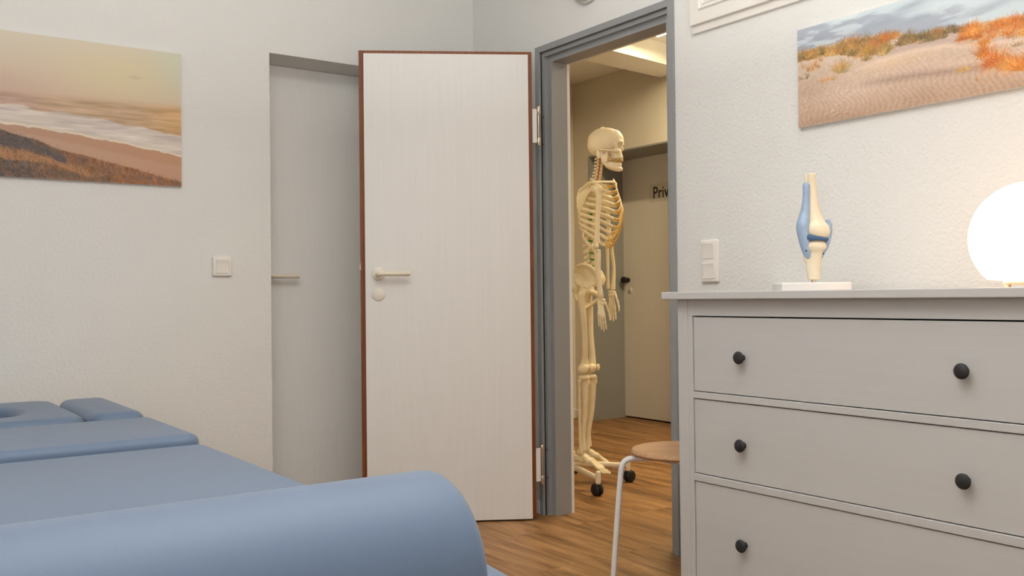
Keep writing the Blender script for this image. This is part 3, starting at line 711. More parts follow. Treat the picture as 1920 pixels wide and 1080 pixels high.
# ------------------------------------------------------------------ dresser
dr = thing('dresser', 'white three-drawer dresser with black knobs against the wall', 'dresser', (0, 0, 0))
bx0, bx1, by0, by1 = -0.490, -0.03, -2.985, -1.857
D = M['dresser']
bm = NB(); box(bm, (-0.517, by0 - 0.041, 0.9495), (-0.012, by1 + 0.041, 0.9715), 0.0025); obj('dresser_top', bm, D, dr, False)
for nm, y in (('side_panel', by1), ('side_panel', by0)):
    s = -1 if y == by1 else 1
    bm = NB(); box(bm, (bx0 + 0.042, y + s * 0.004, 0.10), (bx1, y + s * 0.022, 0.949)); obj(nm, bm, D, dr, False)
    bm = NB(); box(bm, (bx0, y, 0.0), (bx0 + 0.044, y + s * 0.040, 0.949), 0.002); obj('leg', bm, D, dr, False)
    bm = NB(); box(bm, (bx1 - 0.044, y, 0.0), (bx1, y + s * 0.040, 0.949), 0.002); obj('leg', bm, D, dr, False)
yL, yR = by1 - 0.040, by0 + 0.040
bm = NB()
box(bm, (bx0 + 0.001, yR + 0.0005, 0.9015), (bx0 + 0.02, yL - 0.0005, 0.949)); obj('front_rail', bm, D, dr, False)
bm = NB(); box(bm, (bx0 + 0.001, yL - 0.0185, 0.10), (bx0 + 0.02, yL - 0.0004, 0.9012), 0.001); obj('front_stile', bm, D, dr, False)
bm = NB(); box(bm, (bx0 + 0.001, yR + 0.0004, 0.10), (bx0 + 0.02, yR + 0.0185, 0.9012), 0.001); obj('front_stile', bm, D, dr, False)
sL, sR = yL - 0.0190, yR + 0.0190
for z0, z1 in ((0.6605, 0.6795), (0.4195, 0.4405), (0.085, 0.1165)):
    bm = NB(); box(bm, (bx0 + 0.0005, sR, z0), (bx0 + 0.02, sL, z1), 0.0015); obj('front_rail', bm, D, dr, False)
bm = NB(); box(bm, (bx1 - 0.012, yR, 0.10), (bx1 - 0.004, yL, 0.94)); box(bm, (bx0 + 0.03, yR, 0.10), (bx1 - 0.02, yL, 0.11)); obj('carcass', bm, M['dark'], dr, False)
KY = (-2.103, -2.741)
for z0, z1, kz in ((0.6820, 0.8975, 0.787), (0.4430, 0.6580, 0.544), (0.1190, 0.4170, 0.268)):
    dwr = obj('drawer', box(NB(), (bx0 + 0.004, sR + 0.0020, z0), (bx0 + 0.024, sL - 0.0020, z1), 0.0012), D, dr, False)
    b2 = NB(); box(b2, (bx0 + 0.026, sR + 0.01, z0 + 0.01), (bx1 - 0.03, sL - 0.01, z1 - 0.03)); obj('drawer_box', b2, D, dwr, False)
    for ky in KY:
        b3 = NB(); lathe(b3, [(0.0, 0.002), (0.0085, 0.002), (0.0085, -0.002), (0.0068, -0.004), (0.0062, -0.010), (0.011, -0.0145), (0.0175, -0.0170), (0.0180, -0.0195), (0.0160, -0.0230), (0.0105, -0.0255), (0.0, -0.0265)], (bx0 + 0.004, ky, kz), 'x', 32)
        obj('knob', b3, M['knob'], dwr)

# ------------------------------------------------------------------ globe lamp on the dresser
lp = thing('globe_lamp', 'lit round white glass globe lamp on the dresser', 'lamp', (-0.375, -2.832, 0.9717))
bm = NB()
gc, gr = 0.1085, 0.126
prof = [(0.0, 0.0155), (0.060, 0.0155)]
for a in np.linspace(-0.80, PI / 2 - 0.001, 26):
    prof.append((gr * math.cos(a), gc + gr * math.sin(a)))
prof = [(0.0, 0.014), (0.052, 0.014), (0.072, 0.0165)] + prof[2:]
lathe(bm, prof, (0, 0, 0), 'z', 64); obj('glass_globe', bm, M['glow'], lp, 60)
bm = NB(); lathe(bm, [(0.0, 0.0062), (0.050, 0.0062), (0.056, 0.011), (0.055, 0.0138), (0.0, 0.0138)], (0, 0, 0), 'z', 48); obj('lamp_base', bm, M['whiteplastic'], lp)
for k in range(4):
    a = k * PI / 2 + 0.6
    bm = NB(); lathe(bm, [(0.0, 0.0), (0.0065, 0.0), (0.0065, 0.006), (0.0, 0.006)], (0.047 * math.cos(a), 0.047 * math.sin(a), 0), 'z', 14); obj('lamp_foot', bm, M['whiteplastic'], lp)

# ------------------------------------------------------------------ knee model on the dresser
# local frame: x to the right as seen from the room's near corner, y away, z up
kn = thing('knee_joint_model', 'upright knee joint model of ivory bones and blue ligaments on a white stand', 'anatomical model', (-0.263, -2.165, 0.9717), math.atan2(-0.6, 0.8))
bm = NB(); pl = rrect(-0.098, 0.098, -0.052, 0.052, 0.004, 3)
grid_loft(bm, [[Vector((p[0], p[1], 0.0)) for p in pl], [Vector((p[0], p[1], 0.019)) for p in pl], [Vector((p[0], p[1], 0.0225)) for p in inset(pl, 0.004)]]); obj('stand_base', bm, M['clear'], kn, 30)
bm = NB(); lathe(bm, [(0.0, 0.0225), (0.006, 0.0225), (0.006, 0.034), (0.0, 0.034)], (0.006, 0, 0), 'z', 14); obj('stand_pin', bm, M['steel'], kn)
bm = NB()
tube(bm, curve_pts([(0.008, 0, 0.030), (0.006, 0, 0.060), (0.008, 0, 0.095), (0.013, 0.0, 0.130)], 5), list(np.interp(np.linspace(0, 1, 16), [0, 0.3, 0.7, 1], [0.0185, 0.0195, 0.0245, 0.031])), 20, capround=False)
ell(bm, (0.010, 0.016, 0.126), (0.030, 0.022, 0.020)); ell(bm, (0.010, -0.016, 0.126), (0.030, 0.022, 0.020)); ell(bm, (-0.012, 0, 0.100), (0.011, 0.014, 0.024))
meshobj('tibia', bake(bm, 'tibia', M['kneebone'], 0.0022, 4), kn)
bm = NB()
tube(bm, curve_pts([(0.002, -0.006, 0.335), (0.004, 0, 0.29), (0.006, 0, 0.25), (0.008, 0, 0.215), (0.016, 0.0, 0.178)], 5), list(np.interp(np.linspace(0, 1, 21), [0, 0.4, 0.75, 1], [0.0125, 0.0150, 0.022, 0.033])), 20, capround=False)
ell(bm, (0.017, 0.019, 0.170), (0.034, 0.021, 0.030), (0, 0.35, 0)); ell(bm, (0.017, -0.019, 0.170), (0.034, 0.021, 0.030), (0, 0.35, 0)); ell(bm, (0.004, 0, 0.176), (0.022, 0.026, 0.022))
meshobj('femur', bake(bm, 'femur', M['kneebone'], 0.0022, 4), kn)
bm = NB(); tube(bm, [(-0.0085, 0, 0.328), (-0.0088, 0, 0.30)], 0.0068, 12); obj('tendon_stump', bm, M['kneebone'], kn)
bm = NB(); ell(bm, (-0.027, 0, 0.178), (0.011, 0.019, 0.021)); obj('patella', bm, M['kneebone'], kn)
# front tendon sheath: broad strap from the thigh over the kneecap to the shin
bm = NB()
tube(bm, curve_pts([(-0.012, -0.004, 0.300), (-0.013, -0.006, 0.270), (-0.016, -0.008, 0.235), (-0.022, -0.010, 0.205), (-0.0255, -0.012, 0.180), (-0.022, -0.012, 0.150), (-0.017, -0.011, 0.120), (-0.011, -0.010, 0.097)], 5),
     list(np.interp(np.linspace(0, 1, 36), [0, 0.2, 0.4, 0.56, 0.75, 0.9, 1], [0.0105, 0.0105, 0.0145, 0.019, 0.0165, 0.013, 0.009])), 18, flat=1.15, up=(1, 0, 0))
obj('patellar_ligament', bm, M['kneeblue'], kn)
bm = NB()
tube(bm, curve_pts([(0.043, -0.014, 0.196), (0.0465, -0.016, 0.180), (0.0455, -0.016, 0.155), (0.039, -0.014, 0.128), (0.030, -0.012, 0.108), (0.024, -0.010, 0.090)], 6), list(np.interp(np.linspace(0, 1, 31), [0, 0.3, 0.7, 1], [0.0075, 0.0085, 0.007, 0.0035])), 12, flat=1.6, up=(1, 0, 0))
obj('collateral_ligament', bm, M['kneeblue'], kn)
bm = NB()
tube(bm, curve_pts([(-0.012, -0.029, 0.150), (0.004, -0.036, 0.1475), (0.022, -0.035, 0.1455), (0.040, -0.022, 0.144)], 6), list(np.interp(np.linspace(0, 1, 19), [0, 0.4, 1], [0.0095, 0.0058, 0.0055])), 12)
ell(bm, (0.008, 0, 0.1445), (0.032, 0.030, 0.0055)); obj('meniscus', bm, M['kneedark'], kn)
for p in ((0.053, -0.018, 0.186), (-0.021, -0.026, 0.112), (0.029, -0.019, 0.104)):
    bm = NB(); ell(bm, p, 0.0023, seg=10, rings=6); obj('ligament_pin', bm, M['dark'], kn)

# ------------------------------------------------------------------ stool
st = thing('stool', 'low round stool with beech seat and white tubular legs beside the dresser', 'stool', (-0.235, -1.620, 0), math.atan2(-0.57669, 0.81689))
sr = 0.172
bm = NB(); lathe(bm, [(0.0, 0.428), (sr - 0.02, 0.428), (sr - 0.006, 0.431), (sr, 0.438), (sr, 0.441), (sr - 0.005, 0.449), (sr - 0.012, 0.451), (sr - 0.03, 0.4495), (0.0, 0.4485)], (0, 0, 0), 'z', 72); obj('seat', bm, M['beech'], st)
for k in range(3):
    a = PI + (0, 1, -1)[k] * math.radians(104); c, s = math.cos(a), math.sin(a)
    R = [(0.07, 0.4185), (0.165, 0.4185), (0.187, 0.414), (0.200, 0.402), (0.2055, 0.385), (0.209, 0.360), (0.2245, 0.18), (0.238, 0.012)]
    pts = curve_pts([(r * c, r * s, z) for r, z in R], 6)
    bm = NB(); tube(bm, pts, 0.0095, 14); lg = obj('leg', bm, M['whitesteel'], st)
    bm = NB(); lathe(bm, [(0.0, 0.0), (0.0105, 0.0), (0.011, 0.004), (0.011, 0.016), (0.0, 0.016)], (0.2385 * c, 0.2385 * s, 0), 'z', 16); obj('leg_cap', bm, M['whiteplastic'], lg)
bm = NB(); lathe(bm, [(0.0, 0.409), (0.075, 0.409), (0.075, 0.4275), (0.0, 0.4275)], (0, 0, 0), 'z', 32); obj('seat_bracket', bm, M['whitesteel'], st)

# ------------------------------------------------------------------ treatment couch
tc = thing('massage_couch', 'blue-grey upholstered massage couch with split headrest and face hole', 'massage couch', (0, 0, 0))
V = M['vinyl']
TX0, TX1 = -2.553, -1.727
def taper(y0, y1):
    """leg section outline: its corners run in towards the foot end"""
    return [(TX1, y1 - 0.03), (TX1 - 0.012, y1 - 0.008), (TX1 - 0.035, y1), (TX0 + 0.035, y1), (TX0 + 0.012, y1 - 0.008), (TX0, y1 - 0.03)]
pl = taper(-3.16, -1.318) + [(TX0, -2.0), (TX0, -2.45), (TX0 + 0.012, -2.65), (TX0 + 0.035, -2.82), (TX0 + 0.07, -3.0), (TX0 + 0.12, -3.12), (TX0 + 0.19, -3.18), (TX0 + 0.3, -3.2), (TX1 - 0.3, -3.2), (TX1 - 0.19, -3.18), (TX1 - 0.12, -3.12), (TX1 - 0.07, -3.0), (TX1 - 0.035, -2.82), (TX1 - 0.012, -2.65), (TX1, -2.45), (TX1, -2.0)]
bm = NB(); pad(bm, pl, 0.515, 0.580, 0.026, 0.003); obj('leg_section', bm, V, tc, 'all')
pl = rrect(TX0 - 0.005, TX1 - 0.006, -1.300, -0.790, 0.028, 6)
bm = NB(); pad(bm, pl, 0.515, 0.601, 0.024, 0.003); obj('back_section', bm, V, tc, 'all')
# headrest: middle piece with the face hole, an arm pad on either side
hx0, hx1, hy0, hy1 = -2.365, -1.913, -0.775, -0.135
N_ = 56
def resample(poly, n, c):
    out = []
    for k in range(n):
        a = 2 * PI * k / n; d = Vector((math.cos(a), math.sin(a))); best = 0
        for i in range(len(poly)):
            p = Vector(poly[i]) - Vector(c); q = Vector(poly[(i + 1) % len(poly)]) - Vector(c); e = q - p
            den = d.x * e.y - d.y * e.x
            if abs(den) < 1e-9: continue
            tt = (p.x * e.y - p.y * e.x) / den; u = (p.x * d.y - p.y * d.x) / den
            if -1e-6 <= u <= 1 + 1e-6 and tt > best: best = tt
        out.append((c[0] + d.x * best, c[1] + d.y * best))
    return out
cc = (-2.139, -0.475)
outer = resample(rrect(hx0, hx1, hy0, hy1, 0.07, 6), N_, cc)
hole = [(cc[0] + 0.072 * math.cos(2 * PI * k / N_), cc[1] + 0.135 * math.sin(2 * PI * k / N_)) for k in range(N_)]
def holeside(bm):
    z0, z1, r, n = 0.535, 0.612, 0.030, 7
    Lo = []
    for k in range(n + 1):
        a = PI / 2 * k / n; Lo.append([Vector((p[0], p[1], z0 + 0.012 * (1 - math.cos(a)))) for p in inset(outer, 0.012 * (1 - math.sin(a)))])
    for k in range(n + 1):
        a = PI / 2 * k / n; Lo.append([Vector((p[0], p[1], z1 - r + r * math.sin(a))) for p in inset(outer, r * (1 - math.cos(a)))])
    Li = []
    for k in range(n + 1):
        a = PI / 2 * k / n; Li.append([Vector((p[0], p[1], z1 - r * math.sin(a) * 1.0 + 0 if False else z1 - r * (1 - math.cos(a)))) for p in inset(hole, -r * (1 - math.sin(a)))])
    Li.append([Vector((p[0], p[1], z0)) for p in hole])
    return grid_loft(bm, Lo + Li, wrap=True)
bm = NB(); holeside(bm); obj('headrest', bm, V, tc, 'all')
for x0, x1 in ((-1.908, -1.740), (-2.540, -2.370)):
    bm = NB(); pad(bm, rrect(x0, x1, -0.775, -0.190, 0.05, 6), 0.535, 0.616, 0.036, 0.004); obj('arm_pad', bm, V, tc, 'all')
bm = NB()
for x in (TX0 + 0.10, TX1 - 0.14):
    box(bm, (x, -3.05, 0.470), (x + 0.04, -0.22, 0.5145), 0.004)
for y in (-3.0, -2.2, -1.35, -0.83, -0.30): box(bm, (TX0 + 0.141, y, 0.474), (TX1 - 0.141, y + 0.035, 0.512))
for x in (-2.46, -2.14, -1.84): box(bm, (x - 0.05, -0.70, 0.512), (x + 0.05, -0.30, 0.5345))
obj('upper_frame', bm, M['frame_metal'], tc, False)
bm = NB(); box(bm, (-2.34, -2.75, 0.05), (-1.94, -0.85, 0.12), 0.008); obj('base_frame', bm, M['frame_metal'], tc, False)
for y in (-2.45, -1.15):
    bm = NB(); box(bm, (-2.22, y - 0.07, 0.12), (-2.06, y + 0.07, 0.4695), 0.006); obj('lifting_column', bm, M['frame_metal'], tc, False)
for x in (-2.30, -1.98):
    for y in (-2.68, -0.92):
        bm = NB(); lathe(bm, [(0.0, 0.0), (0.03, 0.0), (0.03, 0.012), (0.014, 0.016), (0.014, 0.05), (0.0, 0.05)], (x, y, 0), 'z', 20); obj('foot', bm, M['rubber'], tc)
# bolster roll lying across the couch
bl = thing('bolster', 'blue-grey round bolster roll lying across the near end of the couch', 'bolster', (-2.005, -3.010, 0.5805))
bm = NB(); rb = 0.0995
pr = [(0.0, 0.0), (rb - 0.012, 0.0), (rb - 0.006, -0.0015), (rb - 0.0015, -0.006), (rb, -0.012)] + [(rb, -x) for x in np.linspace(0.05, 0.60, 8)] + [(rb, -0.638), (rb - 0.0015, -0.644), (rb - 0.006, -0.6485), (rb - 0.012, -0.65), (0.0, -0.65)]
lathe(bm, pr, (0, 0, rb), 'x', 96); obj('roll_cover', bm, V, bl, 50)

# ------------------------------------------------------------------ skeleton on its rolling stand, standing in the hall
# local frame: x forward (the way it faces), y to its left, z up
sk = thing('anatomical_skeleton', 'life-size anatomical skeleton on a rolling white stand, in the hall doorway', 'skeleton', (0.586, -0.156, 0), math.radians(-47.3))
B = M['bone']; SB = M['skullbone']
# skull
bm = NB(); cut = NB()
ell(bm, (0.094, 0, 1.752), (0.0905, 0.070, 0.0685), seg=32, rings=20)
ell(bm, (0.066, 0, 1.732), (0.063, 0.066, 0.056), seg=32, rings=20)
ell(bm, (0.135, 0, 1.750), (0.0545, 0.057, 0.060), seg=28, rings=16)
ell(bm, (0.080, 0, 1.695), (0.046, 0.045, 0.024))
for s in (-1, 1):
    ell(bm, (0.171, s * 0.030, 1.739), (0.017, 0.027, 0.0085), (0, 0, s * -0.25))          # brow
    ell(bm, (0.155, s * 0.051, 1.722), (0.009, 0.0085, 0.019), (0, -0.25, 0))              # orbit outer rim
    ell(bm, (0.155, s * 0.045, 1.695), (0.019, 0.012, 0.012), (0, 0.2, s * -0.5))          # cheek bone
    tube(bm, curve_pts([(0.078, s * 0.060, 1.700), (0.105, s * 0.0665, 1.697), (0.130, s * 0.062, 1.694), (0.150, s * 0.050, 1.694)], 5), 0.0055, 10)   # zygomatic arch
    ell(bm, (0.066, s * 0.055, 1.676), (0.013, 0.010, 0.021), (0, -0.2, 0))                # mastoid
    ell(cut, (0.178, s * 0.029, 1.7185), (0.028, 0.0195, 0.0165), (0, 0, s * 0.35))        # eye socket
    ell(cut, (0.188, s * 0.007, 1.690), (0.016, 0.008, 0.014))                             # nasal opening
    ell(cut, (0.122, s * 0.068, 1.712), (0.022, 0.011, 0.014))                             # temple hollow
ell(bm, (0.152, 0, 1.684), (0.030, 0.034, 0.034))
ell(bm, (0.152, 0, 1.665), (0.034, 0.031, 0.016))
ell(bm, (0.181, 0, 1.708), (0.0075, 0.008, 0.017), (0, -0.35, 0))                            # nose bridge
ell(bm, (0.080, 0, 1.821), (0.011, 0.010, 0.006))                                            # screw boss on the crown
meshobj('skull', bake(bm, 'skull', SB, 0.0026, 4, cut), sk)
# jaw
bm = NB()
for s in (-1, 1):
    tube(bm, curve_pts([(0.079, s * 0.052, 1.690), (0.084, s * 0.050, 1.662), (0.091, s * 0.0475, 1.640), (0.105, s * 0.044, 1.627), (0.135, s * 0.034, 1.614), (0.160, s * 0.020, 1.607), (0.171, 0, 1.606)], 5), [0.0075] + [0.0095] * 11 + [0.0115] * 19, 12, flat=0.55)
    tube(bm, [(0.098, s * 0.050, 1.640), (0.106, s * 0.051, 1.672), (0.109, s * 0.050, 1.688)], [0.012, 0.009, 0.005], 10, flat=0.5, up=(1, 0, 0))
    ell(bm, (0.090, s * 0.049, 1.660), (0.014, 0.005, 0.024), (0, 0.15, 0))
    tube(bm, curve_pts([(0.118, s * 0.038, 1.634), (0.145, s * 0.030, 1.629), (0.166, s * 0.016, 1.628), (0.172, 0, 1.628)], 5), 0.0085, 10, flat=0.7)
ell(bm, (0.172, 0, 1.606), (0.011, 0.017, 0.011))
meshobj('jaw', bake(bm, 'jaw', SB, 0.0026, 3), sk)
bm = NB()
for z, k in ((1.6505, 1.0), (1.6395, 0.97)):
    arc = [(0.119, -0.034), (0.138, -0.030), (0.156, -0.0225), (0.170, -0.011), (0.1745, 0)]
    arc = arc + [(x, -y) for x, y in reversed(arc[:-1])]
    for p in curve_pts([(x * 1.0 + 0.007 * (k == 1.0), y * k, z) for x, y in arc], 2): ell(bm, tuple(p), (0.0044, 0.0044, 0.0066), seg=8, rings=6)
obj('teeth', bm, M['teeth'], sk)

# spine: vertebral body centres (x, z), head to pelvis
SP = curve_pts([(0.074, 1.676), (0.072, 1.640), (0.067, 1.600), (0.060, 1.560), (0.048, 1.515), (0.034, 1.455), (0.024, 1.385), (0.022, 1.315), (0.024, 1.250), (0.028, 1.195), (0.032, 1.140), (0.026, 1.085)], 12)
SP = np.array(SP); ds = np.r_[0, np.cumsum(np.hypot(*np.diff(SP, axis=0).T))]
wts = np.r_[np.full(7, 0.0175), np.linspace(0.0215, 0.0265, 12), np.linspace(0.029, 0.032, 5)]
ctr = np.cumsum(wts) - wts / 2; ctr = ctr / wts.sum() * ds[-1]
VERT = []
for i in range(24):
    x = float(np.interp(ctr[i], ds, SP[:, 0])); z = float(np.interp(ctr[i], ds, SP[:, 1])); h = wts[i] / wts.sum() * ds[-1]
    x2 = float(np.interp(ctr[i] + 0.01, ds, SP[:, 0])); z2 = float(np.interp(ctr[i] + 0.01, ds, SP[:, 1]))
    VERT.append((x, z, h, math.atan2(x - x2, z - z2)))
for i, (x, z, h, tl) in enumerate(VERT):
    r = 0.0105 if i < 7 else 0.0125 + (i - 7) * 0.00035 if i < 19 else 0.0195
    bm = NB(); lathe(bm, [(0.0, -h * 0.40), (r * 1.06, -h * 0.40), (r * 1.1, -h * 0.33), (r * 0.9, 0), (r * 1.1, h * 0.33), (r * 1.06, h * 0.40), (0.0, h * 0.40)], (0, 0, 0), 'z', 20)
    L, dz, th = ((0.032 + 0.003 * max(0, i - 3), -0.006, 0.0045) if i < 7 else (0.043 - 0.0005 * (i - 7), -0.020, 0.0042) if i < 17 else (0.046, -0.006, 0.0068))
    if i == 6: L = 0.050
    tube(bm, [(-r * 0.8, 0, 0), (-r - 0.010, 0, dz * 0.3), (-r - L * 0.62, 0, dz)], [th * 1.1, th, th * 1.25], 10, flat=0.6 if i >= 17 else 0.9)
    tw = 0.020 if i < 7 else 0.029 if i < 19 else 0.038
    for s in (-1, 1):
        tube(bm, [(-r * 0.7, s * r * 0.6, 0.001), (-r * 1.0 - 0.004, s * tw * 0.7, 0.003), (-r * 1.0 - 0.010 * (i >= 7), s * tw, 0.003)], [0.0055, 0.0045, 0.005], 8)
        ell(bm, (-r - 0.005, s * 0.011, h * 0.30), (0.0055, 0.005, h * 0.26), seg=10, rings=8)
    o = obj('vertebra', bm, B, sk, 50); o.location = (x, 0, z); o.rotation_euler = (0, tl, 0)
for i in range(23):
    bm = NB()
    x = (VERT[i][0] + VERT[i + 1][0]) / 2; z = (VERT[i][1] + VERT[i + 1][1]) / 2
    r = 0.0105 if i < 7 else 0.013 if i < 18 else 0.020
    lathe(bm, [(0.0, -0.0032), (r, -0.0032), (r * 1.05, 0.0), (r, 0.0032), (0.0, 0.0032)], (x, 0, z), 'z', 18)
    obj('spinal_disc', bm, M['cart'], sk)
bm = NB(); bm2 = NB()
for i in range(23):
    x = (VERT[i][0] + VERT[i + 1][0]) / 2; z = (VERT[i][1] + VERT[i + 1][1]) / 2; r = 0.010 if i < 7 else 0.013 if i < 18 else 0.020
    for s in (-1, 1):
        if i < 7: tube(bm, [(x - r * 0.8, s * 0.004, z), (x - r * 0.75, s * 0.0135, z - 0.001), (x - r * 0.4, s * 0.0165, z - 0.004)], 0.0034, 8)
        elif i > 11: tube(bm2, [(x - r * 0.9, s * 0.006, z), (x - r * 0.7, s * 0.022, z - 0.001), (x - r * 0.1 + 0.004, s * 0.033, z - 0.006)], 0.0036, 8)
for s in (-1, 1):
    tube(bm, [(VERT[0][0] - 0.006, s * 0.017, VERT[0][1] + 0.012)] + [(VERT[i][0] - 0.004, s * 0.0165, VERT[i][1]) for i in range(0, 7)], 0.0022, 8)
obj('vertebral_arteries', bm, M['nerve_red'], sk); obj('spinal_nerves', bm2, M['nerve_green'], sk)

# ribs
FRONT = [(0.100, 1.520), (0.122, 1.487), (0.133, 1.455), (0.141, 1.423), (0.143, 1.388), (0.140, 1.350), (0.134, 1.312), (0.124, 1.277), (0.112, 1.245), (0.098, 1.215), (0.034, 1.205), (0.002, 1.190)]
HALF = [0.050, 0.078, 0.098, 0.110, 0.119, 0.125, 0.129, 0.130, 0.127, 0.116, 0.086, 0.055]
BACKX = [0.012, -0.008, -0.020, -0.029, -0.035, -0.039, -0.041, -0.041, -0.039, -0.034, -0.026, -0.014]
STERN = [(0.146, 1.522), (0.153, 1.498), (0.159, 1.474), (0.166, 1.448), (0.172, 1.424), (0.176, 1.404), (0.178, 1.394)]
FY = [0.030, 0.040, 0.050, 0.056, 0.062, 0.070, 0.079, 0.088, 0.094, 0.098, 0.095, 0.080]
for i in range(12):
    vx, vz, vh, _ = VERT[7 + i]
    fx, fz = FRONT[i]; w = HALF[i]; bx = BACKX[i]
    for s in (-1, 1):
        zb = vz + vh * 0.30
        dz = zb - fz
        if i < 10:
            P = [(vx - 0.012, s * 0.013, zb), ((vx + bx) / 2 - 0.008, s * w * 0.34, zb - dz * 0.02), (bx + 0.004, s * w * 0.62, zb - dz * 0.14), (bx + 0.034, s * w * 0.90, zb - dz * 0.36), (bx * 0.35 + fx * 0.62, s * w, zb - dz * 0.66), (fx - 0.018, s * (w * 0.55 + FY[i] * 0.45), zb - dz * 0.92), (fx, s * FY[i], fz)]
        else:
            P = [(vx - 0.012, s * 0.013, zb), ((vx + bx) / 2 - 0.006, s * w * 0.4, zb - dz * 0.06), (bx + 0.010, s * w * 0.75, zb - dz * 0.35), (bx + 0.03, s * w * 0.98, zb - dz * 0.7), (fx, s * w, fz)]
        cp = curve_pts(P, 6); n = len(cp)
        bm = NB(); tube(bm, cp, [0.0058 if k < 4 else 0.0076 for k in range(n)], 10, flat=0.5, up=(0, 0, 1)); obj('rib', bm, B, sk)
for s in (-1, 1):
    bm = NB()
    for i in range(7):
        fx, fz = FRONT[i]; sx, sz = STERN[i]
        drop = 0.0 if i < 4 else 0.010 * (i - 3)
        c = curve_pts([(fx, s * FY[i], fz), (fx * 0.45 + sx * 0.55 + 0.004, s * (FY[i] * 0.62 + 0.006), fz * 0.62 + sz * 0.38 - drop), (sx, s * 0.014, sz)], 8)
        tube(bm, c, 0.0064, 10, flat=0.6)
    rim = [(0.098, s * 0.099, 1.212), (0.122, s * 0.086, 1.236), (0.146, s * 0.068, 1.268), (0.162, s * 0.048, 1.308), (0.172, s * 0.030, 1.350), (0.176, s * 0.018, 1.386)]
    tube(bm, curve_pts(rim, 8), 0.0068, 10, flat=0.7)
    for i in (7, 8, 9):
        fx, fz = FRONT[i]; k = {7: 3, 8: 2, 9: 1}[i]; q = rim[k]
        tube(bm, curve_pts([(fx, s * FY[i], fz), ((fx + q[0]) / 2 + 0.004, s * (FY[i] + abs(q[1])) / 2, (fz + q[2]) / 2 - 0.006), q], 6), 0.0062, 10, flat=0.65)
    meshobj('costal_cartilage', bake(bm, 'costal_cartilage', M['cart'], 0.0028, 2), sk)
bm = NB()
tube(bm, curve_pts([(0.139, 0, 1.540), (0.147, 0, 1.515), (0.153, 0, 1.494)], 5), list(np.interp(np.linspace(0, 1, 11), [0, 0.4, 1], [0.024, 0.022, 0.013])), 16, flat=0.26, up=(0, 1, 0))
tube(bm, curve_pts([(0.153, 0, 1.494), (0.166, 0, 1.450), (0.177, 0, 1.405), (0.180, 0, 1.392)], 5), list(np.interp(np.linspace(0, 1, 16), [0, 0.6, 1], [0.013, 0.018, 0.011])), 16, flat=0.33, up=(0, 1, 0))
tube(bm, [(0.180, 0, 1.392), (0.183, 0, 1.374)], [0.007, 0.003], 10, flat=0.5, up=(0, 1, 0))
meshobj('sternum', bake(bm, 'sternum', B, 0.003, 2), sk)

